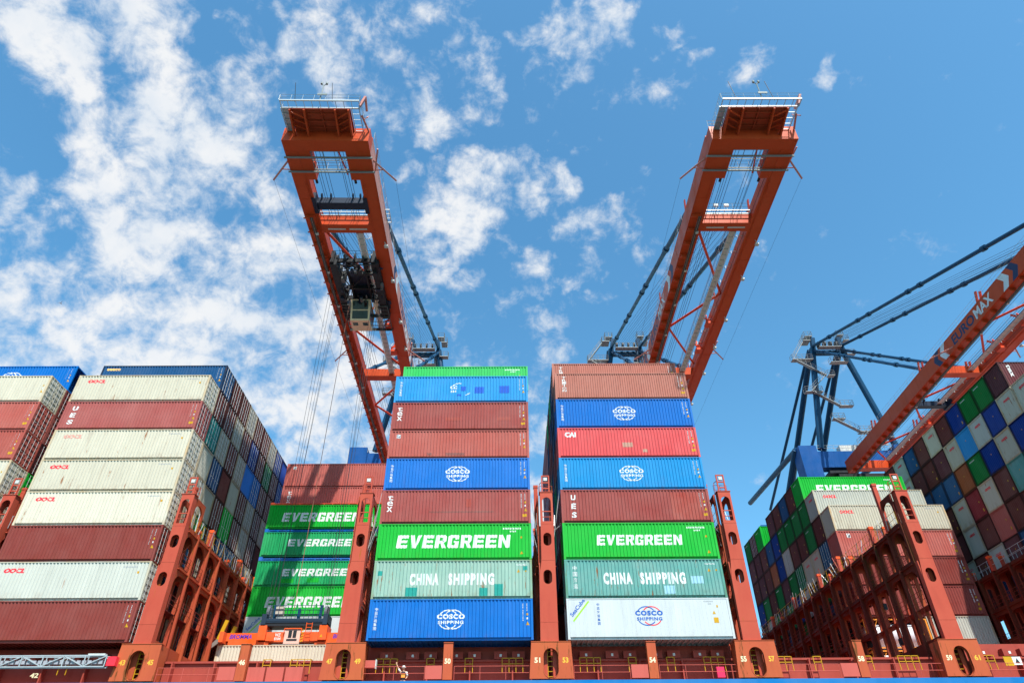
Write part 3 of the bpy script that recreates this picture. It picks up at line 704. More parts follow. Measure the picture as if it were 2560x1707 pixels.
for z in (TF[0][0], TF[1][0]):
    f = thing('tank_container', ['white tank in an orange frame behind the lashing bridge, lower one', 'white tank in an orange frame behind the lashing bridge, upper one'][z > 1], 'tank container', (XF, YF, z), 'tank containers')
    mb = MB()
    for x in (.06, L20-.06):
        for y in (.06, WC-.06): mb.bar((x, y, 0), (x, y, 2.6), .12, .12)
        for zz in (.06, 2.56): mb.bar((x, .12, zz), (x, WC-.12, zz), .1, .1)
    for y in (.06, WC-.06):
        for zz in (.06, 2.56): mb.bar((.12, y, zz), (L20-.12, y, zz), .1, .1)
    for y in (.06, WC-.06): mb.bar((.15, y, .4), (1.3, y, 2.4), .05, .05); mb.bar((L20-.15, y, .4), (L20-1.3, y, 2.4), .05, .05)
    mb.build('frame', plain('tank_frame_orange', (.72, .25, .03), .5), f)
    mb = MB(); prof_ = [(.25, .15), (.32, .6), (.5, .95), (.75, 1.1), (L20-.75, 1.1), (L20-.5, .95), (L20-.32, .6), (L20-.25, .15)]; n = 24
    for x, r in prof_:
        for i in range(n): a = 2*math.pi*i/n; mb.v.append((x, WC/2+r*math.cos(a), 1.3+r*math.sin(a)))
    for j in range(len(prof_)-1):
        for i in range(n): mb.f.append((j*n+i, j*n+(i+1)%n, (j+1)*n+(i+1)%n, (j+1)*n+i))
    mb.f += [tuple(range(n)), tuple(range(len(prof_)*n-n, len(prof_)*n))]
    mb.build('tank', plain('tank_white', (.62, .62, .66), .35), f, smooth=True)
gF = {8: {8:'green',9:'maroon',10:'navy',11:'maroon',12:'plum',14:'green',15:'maroon',16:'green'},
      7: {7:'greycream',8:'green',9:'green',10:'seagreen',11:'green',12:'blue',13:'navy',14:'maroon',15:'plum',16:'plum'},
      6: {7:'maroon',8:'green',9:'maroon',10:'maroon',11:'greycream',12:'blue',13:'orangebrown',14:'maroon',15:'plum',16:'maroon'},
      5: {7:'navy',8:'cream',9:'cream',10:'seagreen',11:'green',12:'plum',13:'green',14:'maroon',15:'green',16:'blue'},
      4: {7:'plum',8:'green',9:'maroon',10:'greycream',11:'blue',12:'seagreen',13:'maroon',14:'green',15:'cream',16:'maroon'},
      3: {7:'maroon',8:'navy',9:'plum',10:'maroon',11:'green',12:'maroon',13:'navy',14:'plum',15:'maroon',16:'green'}}
DOOR_F = {(8,15),(6,11),(5,7),(5,10),(4,10),(4,15)}
for t in gF:
    for r, c in gF[t].items():
        door = (t, r) in DOOR_F; z, hs = TF[t-1]
        lb = '%s %s end, %s tier, %s row back from cream step' % (CN[c], 'door' if door else 'plain', ORD[t-1], (ORD+['eleventh','twelfth'])[r-6])
        if (t, r) == (8, 8): lb = 'green container with EVERGREEN lettering at the summit of right stepped stack'
        if (t, r) == (7, 7): lb = 'cream container with red logo between green summit and front cream step'
        cc_ = c if (t, r) in ((8, 8), (8, 14)) else SHADED.get(c, c)
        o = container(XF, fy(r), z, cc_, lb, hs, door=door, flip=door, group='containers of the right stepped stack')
        if (t, r) == (8, 8): evergreen(o, 1.75, 10.6, .75, 1.85); code_top(o)
        elif (t, r) == (7, 7): oocl(o, 1.0, 1.95, 1.5, .36)
        if not door and c in ('green', 'seagreen'): end_decal('stencil_code', o, join2d(*[rect(.35+.15*i, .43+.15*i, 2.42, 2.52) for i in range(6)]), M_WTX)
        elif not door and c in ('cream', 'greycream'): end_decal('logo', o, place2d(text_polys('OOCL', .09, 0, 1.05), .75, 2.0, .95, .24, .2), M_RTX)
        elif not door: end_decal('warning_sticker', o, join2d(rect(1.7, 1.82, 1.5, 1.65), rect(1.9, 2.05, .5, .8)) if (t+r) % 2 else rect(1.2, 1.3, 1.7, 1.82), M_YEL)
# F: deep rows filling behind row 6..16 below tier 3 are hidden
# G bay
TG = tiers([2.91]*9)
gG = {9: {1:'plum',2:'seagreen',3:'green',4:'blue',5:'maroon',6:'cream',7:'maroon',8:'navy',9:'greycream',10:'maroon'},
      8: {0:'cream',1:'cream',2:'blue',3:'greycream',4:'skyblue',5:'cream',6:'plum',7:'maroon',8:'maroon',9:'cream'},
      7: {0:'green',1:'blue',2:'cream',3:'blue',4:'green',5:'orangebrown',6:'navy',7:'navy',8:'navy'},
      6: {0:'maroon',1:'deepteal',2:'teal',3:'maroon',4:'cream',5:'darkred',6:'cream',7:'maroon'},
      5: {0:'maroon',1:'cream',2:'maroon',3:'maroon',4:'redbrown',5:'maroon',6:'greycream',7:'plum'},
      4: {0:'green',1:'maroon',2:'blue',3:'navy',4:'plum',5:'greycream',6:'maroon',7:'greycream'},
      3: {0:'maroon',1:'maroon',2:'navy',3:'maroon',4:'maroon',5:'navy',6:'plum'},
      2: {0:'cream',1:'maroon',2:'maroon',3:'plum',4:'maroon',5:'maroon'},
      1: {0:'maroon',1:'maroon',2:'navy',3:'maroon',4:'maroon'}}
for t in gG:
    for r, c in gG[t].items():
        z, hs = TG[t-1]
        lb = '%s end, %s tier, %s row back, wall at right edge' % (CN[c], ORD[t-1], (['outermost']+ORD[1:])[r] if r < 10 else 'last')
        o = container(XG, RP*r, z, SHADED.get(c, c), lb, hs, group='wall of container ends at the right')
        if c in ('green', 'seagreen'): end_decal('stencil_code', o, join2d(*[rect(.35+.15*i, .43+.15*i, 2.42, 2.52) for i in range(6)]), M_WTX)
        elif c in ('cream', 'greycream'): end_decal('logo', o, place2d(text_polys('OOCL', .09, 0, 1.05), .75, 2.0, .95, .24, .2), M_RTX)
        else: end_decal('warning_sticker', o, join2d(rect(1.7, 1.82, 1.5, 1.65), rect(1.9, 2.05, .5, .8)) if (t+r) % 2 else rect(1.2, 1.3, 1.7, 1.82), M_YEL)
        if (t, r) == (9, 1): o2 = decal('lettering', o, (lambda p: ([(.75+b*.45, 2.6-a*1.5) for a, b in p[0]], p[1]))(text_polys('tex', .03)), M_WTX)

# ------------------------------------------------------------------ lashing bridges
def lashing_bridge(x, depth_rows, labelled, rich, msd=None):
    msd = msd or M_SHIP
    o = thing('lashing_bridge', labelled, 'lashing bridge', (x, 0, -2.6), 'lashing bridges between the container bays')
    Z = 2.6                                                        # local z = world z + 2.6
    # base plate with oval opening
    vs, fs = curve_mesh([(-.35, 0), (2.78, 0), (2.68, 2.42), (-.18, 2.42)], [oval(1.2, 1.02, 1.05, 1.95)], .10)
    mb = MB().add(vs, fs, Matrix.Translation((0, -.10, 0)) @ M_XZ)
    mb.box(-.2, 2.7, -.18, .25, 2.422, 2.46); mb.box(-.13, -.03, -.05, 1.2, 0, 2.4); mb.box(2.52, 2.62, -.05, 1.2, 0, 2.4)
    vs, fs = curve_mesh(oval(1.2, 1.02, 1.13, 2.03), [oval(1.2, 1.02, 1.05, 1.95)], .30)
    mb.add(vs, fs, Matrix.Translation((0, -.02, 0)) @ M_XZ)
    mb.build('base_plate', M_SHIPR, o)
    # tower front
    tz = Z
    ol = [(.50, 2.46), (1.82, 2.46), (1.82, 11.41+tz), (.80, 11.41+tz), (.76, 5.8+tz), (.56, 4.4+tz)]
    holes = [oval(1.20, 4.5+tz, .66, 1.08), oval(1.28, 7.45+tz, .64, 1.05), oval(1.15, 9.0-.0+tz-.12, .72, 1.2, bottom=False), oval(1.15, .2+tz+3.2-3.2, .01, .01)][:3]
    holes[2] = oval(1.31, 9.95+tz, .70, 2.05, bottom=False)
    vs, fs = curve_mesh(ol, holes, .08)
    mb = MB().add(vs, fs, Matrix.Translation((0, -.02, 0)) @ M_XZ)
    mb.box(.54, .62, .025, .60, 2.47, 4.4+tz); mb.box(.56, .64, .0251, .60, 4.4+tz, 5.6+tz)
    mb.box(.80, .88, .025, .60, 5.6+tz, 11.38+tz); mb.box(1.74, 1.815, .025, .60, 2.47, 11.38+tz)
    mb.box(.96, 1.66, .0, .06, 9.75+tz, 9.82+tz); mb.box(.96, 1.66, .0, .06, 9.3+tz, 9.34+tz)
    for zz in (1.2, 5.78, 8.70): mb.box(.50 if zz < 3 else .70, 1.86, -.07, -.062, zz+tz, zz+tz+.03)
    mb.box(.72, 1.88, -.10, .62, 11.412+tz, 11.46+tz)
    mb.build('tower', M_SHIP, o)
    mb = MB()
    for xx in (1.0, 1.58): mb.bar((xx, .15, 11.46+tz), (xx, .15, 13.0+tz), .10, .10)
    for zz in (11.85, 12.35, 12.96): mb.bar((1.0, .15, zz+tz), (1.58, .15, zz+tz), .09, .09)
    mb.bar((.80, .5, 11.46+tz), (.80, .5, 12.4+tz), .04, .04); mb.bar((.80, .5, 12.4+tz), (1.0, .3, 12.5+tz), .04, .04); mb.rail((.75, .62, 11.46+tz), (1.85, .62, 11.46+tz), .8, .5, .02)
    ms = mb.build('mast', M_SHIP, o)
    MB().box(1.14, 1.44, .04, .2, 12.5+tz, 12.78+tz).build('floodlight', M_PALE, ms)
    # transverse frames on both sides
    Y1 = depth_rows*RP; n = depth_rows
    for side, xx in ((0, .62), (1, 1.72)):
        holes = []
        for i in range(n):
            a = RP*i+.62 if i == 0 else RP*i+.18; b = RP*(i+1)-.08
            w = b-a; c = (a+b)/2
            holes.append(oval(c, 7.08+tz, w, 2.5, bottom=False, r=w*(.46 if i < 3 else .2))); 
            if not rich: holes.append(oval(c, 4.15+tz, w, 2.0, r=.3)); holes.append(oval(c, 1.2+tz, w, 2.5, r=.3))
        if rich:
            i = 0
            while i < n:
                k = 2 if i < 4 else 1
                a = RP*i+(.62 if i == 0 else .18); b = RP*(i+k)-.08
                if i < 4: holes.append(oval((a+b)/2, 2.72+tz, b-a, 4.95, bottom=False, r=.95))
                else: holes.append(oval((a+b)/2, 4.05+tz, b-a, 2.35, r=.12)); holes.append(oval((a+b)/2, 1.25+tz, b-a, 2.5, r=.12))
                i += k
        vs, fs = curve_mesh([(.4, .1), (Y1, .1), (Y1, 8.8+tz), (.4, 8.8+tz)], holes, .16)
        mb = MB().add(vs, fs, Matrix.Translation((xx, 0, 0)) @ M_YZ)
        hv, hf = curve_mesh([(.5, 8.81+tz), (2.55, 8.81+tz), (2.55, 11.38+tz), (.5, 11.38+tz)], [oval(1.5, 9.95+tz, 1.5, 2.0, bottom=False, r=.7)], .14)
        mb.add(hv, hf, Matrix.Translation((xx, 0, 0)) @ M_YZ)
        for i in range(1, n):                                      # stiffening posts proud of the plate
            s = -.16 if side == 0 else .16
            mb.box(min(xx+s*.5, xx+s*1.9), max(xx+s*.5, xx+s*1.7), RP*i-.04, RP*i+.14, .3, 8.75+tz)
        for zz in (5.2, 8.18): mb.box(min(xx, xx+(-.22 if side == 0 else .22)), max(xx, xx+(-.22 if side == 0 else .22)), .65, Y1, zz+tz+.3, zz+tz+.36)
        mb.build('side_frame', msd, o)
    # columns between frames (front faces catch the sun) and walkways
    mb = MB()
    for i in range(0, n):
        y = RP*i+(.10 if i else .40); mb.box(.70, .98, y, y+.10, .2, 8.7+tz); mb.box(1.36, 1.64, y, y+.10, .2, 8.7+tz)
        mb.box(.98, 1.36, y, y+.10, 7.9+tz, 8.7+tz); mb.box(.98, 1.36, y, y+.10, 5.1+tz, 5.75+tz)
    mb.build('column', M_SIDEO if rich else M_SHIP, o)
    if rich:
        rr = random.Random(11)
        mb = MB()
        for i in range(n):
            y = RP*i+rr.uniform(.5, 2.0); xx = 1.1 if rr.random() < .5 else .75
            mb.bar((xx, y, .3), (xx, y+rr.uniform(-.2, .9), 5.0+tz), .06, .06)
            if i % 2 == 0: mb.bar((.8, RP*i+.3, 5.3+tz), (1.5, RP*(i+1), 8.2+tz), .07, .07)
        mb.build('pipe', M_SIDEO, o)
        for (y, z) in ((6.6, 1.0), (7.6, 4.0), (12.0, 2.0)): MB().box(.9, 1.2, y, y+.5, z+tz, z+tz+.5).build('junction_box', M_BLACK, o)
    mb = MB()
    for zz in (2.55, 5.72, 8.72): mb.box(.72, 1.62, .65, Y1, zz+tz-.05, zz+tz+(.0 if zz < 8 else .03))
    for k in range(14): mb.box(.74, 1.0, .9+k*.22, 1.05+k*.22, .3+k*.17, .34+k*.17)
    mb.build('walkway', plain('walkway_dark', (.16, .035, .03), .7), o)
    mb = MB()
    for xx in (.5, 1.86): mb.rail((xx, .6, 8.83+tz), (xx, Y1, 8.83+tz), 1.05, 1.26, .02, (.5,))
    mb.build('handrail', M_YEL if rich else M_GALV, o)
    mb = MB()
    for xx in (.5, 1.86):
        for zz in (5.75, 2.58): mb.rail((xx, .7, zz+tz), (xx, Y1, zz+tz), 1.0, 1.26, .018, (.35, .68))
    mb.build('handrail', plain('rail_dark_red', (.22, .04, .03), .6), o)
    # posts with orange caps
    posts = [(2.35, 12.85), (5.1, 10.05), (12.55, 10.0), (17.6, 9.95), (25.2, 9.8), (32.9, 9.75), (40.4, 9.7)]
    for (y, zt) in posts:
        if y > Y1: continue
        for xx in ((.55, 1.75) if y > 2.5 else (.55,)):
            zt2 = zt if y > 3 else 12.85
            p = MB().bar((xx, y, 8.8+tz), (xx, y, zt2+tz), .34, .34).build('post', M_SHIP, o)
            MB().bar((xx, y, zt2+tz), (xx, y, zt2+tz+.22), .40, .40).build('cap', M_ORTOP if y > 3 else M_SHIP, p)
    # row numbers
    return o
def lash_rods(o, rows, seed, side):
    rnd = random.Random(seed)
    me1 = MB().tube((0, 0, 0), (0, 0, 1.35), .028, 5).mesh('lashing_rod')
    for i in range(rows):
        for k in range(3 if i < 12 else 2):
            y = RP*i+.7+k*.75+rnd.uniform(-.15, .15); xx = (.42 if side < 0 else 1.92)+rnd.uniform(-.05, .05)
            r = put('lashing_rod', me1, rnd.choice([M_ROD, M_ROD, plain('rod_red', (.55, .12, .09), .5), M_GALV]), o, (xx, y, 11.42))
            r.rotation_euler = (rnd.uniform(-.55, .55), rnd.uniform(-.25, .25), 0); r.scale = (1, 1, rnd.uniform(.6, 1.3))
def gap_rods(o, seed, sides):
    rnd = random.Random(seed)
    for zt, dz in ((11.7, 0), (8.8, 0)):
        for (xa, xb) in sides:
            z0_ = rnd.uniform(5.8, 8.6)+2.6
            MB().tube((xa, .35+rnd.uniform(0, .2), zt+2.6), (xb, .8, z0_), .022, 5).build('lashing_rod', M_ROD, o)
            MB().tube((xa, .5, zt+2.6+.2), (xb, 1.4, z0_-.2), .018, 5).build('lashing_rod', M_GALV, o)
NUMS = [('41','41'), ('43', '45'), ('47', '49'), ('51', '53'), ('55', '57'), ('59', '61'), ('63', '65')]
BR = [(-46.75, None), (-32.05, None), (XA+LC+.0, ('43', '45')), (XB+LC, ('47', '49')), (XC+LC, ('51', '53')), (XD+LC, ('55', '57')), (XE+LC, ('59', '61')), (XF+LC, ('63', '65'))]
for i, (bx, nums) in enumerate(BR):
    if i == 0: continue
    side = {1: 'red lashing bridge cut off by the left picture edge', 2: 'red lashing bridge numbered 43 and 45 beside the left stack', 3: 'red lashing bridge numbered 47 and 49, left of the blue container foot',
            4: 'red lashing bridge numbered 51 and 53 between the two middle towers', 5: 'red lashing bridge numbered 55 and 57 right of the white container',
            6: 'dark red lashing bridge numbered 59 and 61 reaching far back across the open bay', 7: 'shaded lashing bridge at lower right corner without sunlit front tower'}[i]
    rich = i in (2, 6)
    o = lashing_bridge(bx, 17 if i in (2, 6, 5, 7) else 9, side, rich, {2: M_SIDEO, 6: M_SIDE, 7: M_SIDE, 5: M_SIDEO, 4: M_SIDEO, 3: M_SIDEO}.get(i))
    if nums:
        for (s, xx, mt) in ((nums[0], .02, M_CTX if i in (4, 5, 6) else M_YTX), (nums[1], 2.02, M_YTX)):
            v, f = place2d(text_polys(s, .035), xx, 1.02, .42, .36)
            mb = MB(); mb.v = [(a, -.153, b) for a, b in v]; mb.f = list(f); mb.build('number', mt, o)
        mb = MB()
        for xx in (1.0, 1.42): mb.bar((xx, .5, .1), (xx, .5, 2.2), .05, .05)
        for k in range(6): mb.bar((1.0, .5, .25+k*.33), (1.42, .5, .25+k*.33), .04, .04)
        mb.build('ladder', M_YEL, o)
        MB().box(1.28, 2.4, 1.0, 1.1, .1, 1.75).build('inner_panel', M_PANEL, o)
    if i == 2: lash_rods(o, 17, 3, 1)
    if i == 6: lash_rods(o, 17, 4, -1)
    if i in (3, 4, 5): lash_rods(o, 3, 5+i, 1); gap_rods(o, i, {3: ((2.45, 1.7),), 4: ((.02, .7), (2.45, 1.7)), 5: ((.02, .7),)}[i])

# ------------------------------------------------------------------ ship hull and deck
ship = thing('container_ship', 'blue hulled container ship filling the foot of the picture', 'ship', (10, 0, -14))
mb = MB()
ol = [(-.12, 11.32), (-.12, 6.0), (-.12, 0.6), (3, -3), (56, -3), (59, .6), (59, 11.32)]
k = 0
for x in (-170, 190):
    for (y, z) in ol: mb.v.append((x, y, z))
n = len(ol)
for i in range(n-1): mb.f.append((i, i+1, n+i+1, n+i))
mb.f += [tuple(range(n)), tuple(range(n, 2*n))]
mb.build('hull', M_HULL, ship)
MB().box(-170, 190, -.118, 58.9, 11.24, 11.30).build('deck', M_DECK, ship)
mb = MB().box(-170, 190, 1.7, 1.85, 11.3, 13.02).box(-170, 190, 1.55, 1.7, 12.86, 13.0).box(-170, 190, 55, 55.2, 11.3, 13.0)
for kx in range(60): mb.box(-80+kx*3.1, -79.9+kx*3.1, 1.2, 1.7, 11.3, 12.86)
mb.build('hatch_coaming', M_DECK, ship)
mb = MB()
for bx in (XZ, XA, XB, XC, XD, XE, XF, XG):
    mb.box(bx-10-.1, bx-10+LC+.1, 2.05, 57, 13.03, 13.1 if bx in (XE, XB) else 13.97)
mb.build('hatch_cover', M_DECK, ship)
for bx in (XZ, XA, XC, XD, XE, XF, XG, XB):
    for k in range(7):
        if bx in (XB, XE): continue
        x = bx-10+.9+k*1.62+(.3 if k % 2 else 0)
        MB().box(x, x+.95, 1.5, 2.0, 13.04, 13.55).build('vent_box', M_DECK if bx != XG else M_PANEL, ship)
        MB().box(x+.40, x+.56, 1.48, 1.497, 13.18, 13.36).build('label_plate', M_WTX, ship)
v, f = place2d(text_polys('42', .035), -34.15, 11.90, .60, .32); mb = MB(); mb.v = [(a, 1.19, b) for a, b in v]; mb.f = list(f); mb.build('number', M_CTX, ship)
# intermediate pillars carrying the outer stacks
for s, x, lb in (('46', XB+5.85, 'red pillar numbered 46 in front of the low cream container'), ('50', 5.70, 'orange red pillar numbered 50 under the blue container'),
                 ('54', XD+5.62, 'orange red pillar numbered 54 under the white container'), ('58', XE+5.84, 'orange red pillar numbered 58 in the open right bay')):
    o = thing('deck_pillar', lb, 'pillar', (x, 0, -2.6), 'numbered pillars along the rail')
    mb = MB(); mb.box(0, .66, -.02, .5, 0, 2.40); mb.box(-.02, .68, -.06, .52, 2.402, 2.45); mb.build('post', M_SHIPR, o)
    v, f = place2d(text_polys(s, .035), .10, 1.02, .44, .36); mb = MB(); mb.v = [(a, -.024, b) for a, b in v]; mb.f = list(f); mb.build('number', M_CTX, o)
    MB().box(-1.25, -.06, .02, .08, .05, .92).build('gate_panel', M_PANEL, o)
# guard rails per bay
for i, (a, b, nm) in enumerate(((XB+.25, XB+5.7, 'left of pillar 46'), (XC+.05, 4.4, 'left of pillar 50'), (6.5, 12.0, 'right of pillar 50'), (XD+.3, 19.0, 'left of pillar 54'),
                  (21.1, 26.7, 'right of pillar 54'), (XE+.2, 33.9, 'left of pillar 58'), (36.1, 41.4, 'right of pillar 58'), (XF+.2, 56, 'at the far right below the containers'))):
    o = MB().rail((0, .12, 0), (b-a, .12, 0), .88, 1.75, .02, (.5,)).build('guard_rail', M_PANEL); o.location = (a, 0, -2.6)
    tag(o, 'thin red guard rail along the hull edge, %s' % nm, 'railing', 'guard rails along the hull edge')
# yellow ladder rails on coaming
k = 0
for bx, spots in ((XB, ((7.3, .55), (9.3, 1.45))), (XC, ((.75, 1.5), (4.4, .55), (7.2, .55), (9.9, 1.5))), (XD, ((.85, 1.5), (4.4, .55), (7.2, .55), (9.9, 1.5))), (XE, ((.1, 1.5), (3.2, .55), (6.9, .55), (9.4, 1.5))), (XG-14.7, ((.2, 1.5),)), (XF+LC, ((3.2, 1.5), )), (XA, ((7.3, .6),))):
    for (dx, w) in spots:
        mb = MB(); n = 3 if w > 1 else 1
        for j in range(n+1): mb.bar((dx+w*j/n, 1.12, -1.95), (dx+w*j/n, 1.12, -.98), .045, .045)
        for zz in (-1.0, -1.38): mb.bar((dx, 1.12, zz), (dx+w, 1.12, zz), .045, .045)
        for j in (0, n): mb.bar((dx+w*j/n, 1.12, -1.0), (dx+w*j/n, 1.6, -1.0), .04, .04)
        o = mb.build('access_ladder', M_YEL); o.location = (bx, 0, 0)
        ln = {XB: 'below the low cream container', XC: 'under the blue container', XD: 'under the white container', XE: 'in the open right bay', XA: 'under the left stack'}.get(bx, 'at the lower right corner')
        tag(o, '%s yellow ladder rail on the red coaming %s, %s' % ('wide' if w > 1 else 'narrow', ln, 'leftmost' if dx < 2 else 'left of middle' if dx < 6 else 'right of middle' if dx < 9 else 'rightmost'), 'ladder', 'yellow ladder rails on the coaming'); k += 1
# pink deck boxes in the B bay
mb0 = None
for i, dx in enumerate((6.6, 7.95, 9.3)):
    o = MB().box(0, 1.22, .25, .9, 0, .93).build('deck_locker', M_PANEL); o.location = (XB+dx, 0, -2.6)
    tag(o, 'flat red deck locker between pillars 46 and 47, %s one' % ['left', 'middle', 'right'][i], 'locker', 'red deck lockers')
for i, (x, lb) in enumerate(((.1, 'small pink cabinet on the wall beside number 49'),)):
    o = thing('wall_cabinet', lb, 'cabinet', (x, .3, -1.75)); MB().box(0, .72, 0, .3, 0, .5).build('box', M_PANEL, o); MB().box(.723, .80, -.02, .32, -.05, .55).build('rim', M_PALE, o)
o = thing('warning_sign', 'yellow and white warning sign at lower right edge of the rail', 'sign', (46.4, .9, -1.75))
MB().box(0, .62, 0, .03, 0, .62).build('yellow_plate', M_YEL, o); MB().box(.625, 1.25, 0, .03, .06, .60).build('white_plate', M_WTX, o)
mb = MB(); v, f = tri(.94, .16, .36); mb.v = [(a, -.004, b) for a, b in v]; mb.f = list(f); mb.build('symbol', M_BLACK, o)
# gangway
o = thing('gangway', 'folded aluminium gangway truss hung along the ship side at lower left', 'gangway', (-30, -.55, -1.72), None)
mb = MB(); Lg = 11.9
for y in (0, .45):
    for z in (0, .72): mb.bar((0, y, z), (Lg, y, z), .07, .07)
    for k in range(9):
        x = k*Lg/8; mb.bar((x, y, 0), (x, y, .72), .06, .06)
        if k < 8: mb.bar((x, y, .03 if k % 2 else .69), (x+Lg/8, y, .69 if k % 2 else .03), .06, .06)
mb.build('truss', M_GALV, o)
mb = MB()
for k in range(30): mb.box(.1+k*.39, .36+k*.39, .06, .40, .18, .42)
mb.build('step', plain('tread', (.30, .30, .33), .5), o)
MB().box(Lg-1.4, Lg-.2, .05, .4, .78, .86).build('end_plate', M_PALE, o); MB().box(Lg+.1, Lg+.72, .0, .5, .05, .65).build('winch_cover', M_RTX, o)
# life ring red box near 55
o = MB().box(0, .55, 0, .25, 0, .7).build('life_raft_box', plain('rubine', (.65, .03, .10), .5)); o.location = (25.3, .6, -2.45); tag(o, 'small crimson box on deck left of number 55', 'box')

# person waving
def person():
    o = thing('person', 'person in white hard hat and dark vest at the rail, one arm raised waving', 'person', (2.85, .55, -3.45))
    bones = {'pel': (0,0,.95), 'wa': (0,0,1.12), 'ch': (.0,0,1.36), 'nk': (0,0,1.52), 'nk2': (0,-.01,1.60),
             'sl': (-.19,0,1.45), 'el': (-.36,-.06,1.68), 'wl': (-.50,-.06,1.92), 'hl': (-.53,-.06,2.02),
             'sr': (.19,0,1.44), 'er': (.30,-.02,1.18), 'wr': (.26,-.20,1.02), 'hr': (.24,-.28,1.0),
             'hpl': (-.10,0,.90), 'kl': (-.11,-.02,.50), 'al': (-.11,.02,.09), 'fl': (-.11,-.15,.04),
             'hpr': (.10,0,.90), 'kr': (.11,-.02,.50), 'ar': (.11,.02,.09), 'fr': (.11,-.15,.04)}
    rad = {'pel': .16, 'wa': .14, 'ch': .165, 'nk': .065, 'nk2': .055, 'sl': .075, 'el': .05, 'wl': .035, 'hl': .03, 'sr': .075, 'er': .05, 'wr': .035, 'hr': .03,
           'hpl': .11, 'kl': .07, 'al': .045, 'fl': .04, 'hpr': .11, 'kr': .07, 'ar': .045, 'fr': .04}
    ed = [('pel','wa'),('wa','ch'),('ch','nk'),('nk','nk2'),('ch','sl'),('sl','el'),('el','wl'),('wl','hl'),('ch','sr'),('sr','er'),('er','wr'),('wr','hr'),
          ('pel','hpl'),('hpl','kl'),('kl','al'),('al','fl'),('pel','hpr'),('hpr','kr'),('kr','ar'),('ar','fr')]
    for s, w in ((-1, 'hl'), (1, 'hr')):
        hx, hy, hz = bones[w]
        for j in range(5):
            a = (j-2)*.016; t = 'f%s%d' % (w, j)
            L = (.05, .085, .09, .08, .065)[j]
            if w == 'hl': bones[t] = (hx+a*1.5-(.03 if j == 0 else 0), hy-.01, hz+L)
            else: bones[t] = (hx+a, hy-L, hz-.02)
            rad[t] = .009; ed.append((w, t))
    names = list(bones); me = bpy.data.meshes.new('body'); me.from_pydata([bones[n] for n in names], [(names.index(a), names.index(b)) for a, b in ed], [])
    ob = bpy.data.objects.new('body', me); C.objects.link(ob)
    sk = ob.modifiers.new('s', 'SKIN'); ob.modifiers.new('u', 'SUBSURF').levels = 1
    for i, n_ in enumerate(names): me.skin_vertices[0].data[i].radius = (rad[n_], rad[n_]*(.75 if n_ in ('pel','wa','ch') else 1))
    me.skin_vertices[0].data[0].use_root = True
    m2 = bpy.data.meshes.new_from_object(ob.evaluated_get(bpy.context.evaluated_depsgraph_get())); bpy.data.objects.remove(ob)
    b = put('body', m2, M_SKIN, o)
    bm = bmesh.new(); bmesh.ops.create_uvsphere(bm, u_segments=16, v_segments=12, radius=.105)
    for v in bm.verts:
        v.co.z *= 1.22; v.co.y *= 1.08
        if v.co.z < -.04: v.co.x *= .82
        if v.co.y < -.09 and abs(v.co.x) < .03 and -.04 < v.co.z < .02: v.co.y -= .025
    mh = bpy.data.meshes.new('head'); bm.to_mesh(mh); bm.free(); put('head', mh, M_SKIN, o, (0, -.01, 1.71))
    for nm, sc_, mt in (('vest', 1.0, M_CLOTH),):
        mb = MB(); prof_ = [(.93, .175, .14), (1.12, .165, .13), (1.30, .20, .14), (1.44, .215, .12), (1.50, .11, .09)]; n = 14
        for z, a, bb in prof_:
            for i in range(n): t = 2*math.pi*i/n; mb.v.append((a*math.cos(t), bb*math.sin(t), z))
        for j in range(len(prof_)-1):
            for i in range(n): mb.f.append((j*n+i, j*n+(i+1)%n, (j+1)*n+(i+1)%n, (j+1)*n+i))
        mb.build(nm, mt, o, smooth=True)
    MB().box(-.12, .16, -.155, -.13, 1.08, 1.34).build('vest_stripe', M_ORVEST, o)
    mb = MB(); n = 16
    for z, r in ((1.745, .155), (1.76, .15), (1.77, .128), (1.82, .118), (1.86, .09), (1.885, .03)):
        for i in range(n): t = 2*math.pi*i/n; mb.v.append((r*math.cos(t), r*math.sin(t)*1.1-.01, z))
    for j in range(5):
        for i in range(n): mb.f.append((j*n+i, j*n+(i+1)%n, (j+1)*n+(i+1)%n, (j+1)*n+i))
    mb.f.append(tuple(range(5*n, 6*n))); mb.build('hard_hat', M_WTX, o, smooth=True)
    MB().tube((-.2, 0, 1.46), (-.35, -.05, 1.66), .075, 8, r1=.06).build('sleeve', M_WTX, o, smooth=True); mb = MB().tube((.2, 0, 1.45), (.31, -.02, 1.2), .085, 8, r1=.065); mb.build('sleeve', M_WTX, o, smooth=True)
    return o
person()

# ------------------------------------------------------------------ spreader and its ropes
sp = thing('spreader', 'orange container spreader with dark head block hanging over the open bay', 'spreader', (-8.5, 10.75, 2.06))
mb = MB()
mb.box(-2.9, 2.9, -.5, .5, .25, 1.05)
mb.box(-5.9, -2.9, -.42, -.10, .35, 1.0); mb.box(2.9, 5.9, -.42, -.10, .35, 1.0); mb.box(-5.9, -2.9, .15, .45, .35, 1.0); mb.box(2.9, 5.9, .15, .45, .35, 1.0)
mb.box(-6.1, -5.75, -1.2, 1.2, .1, .95); mb.box(5.75, 6.1, -1.2, 1.2, .1, .95); mb.box(-5.5, -2.0, -.5, .5, .02, .34); mb.box(2.0, 5.5, -.5, .5, .02, .34)
mb.box(-3.0, -2.3, -.75, .75, .35, 1.55); mb.box(2.3, 3.0, -.75, .75, .35, 1.55)
for s in (-1, 1): mb.box(s*1.9-.35, s*1.9+.35, -.62, -.5, .3, .8)
mb.build('frame', M_SPR, sp)
mb = MB()
for x in (1.15, 1.65): mb.bar((x, -.8, .3), (x, -.8, 1.75), .05, .05)
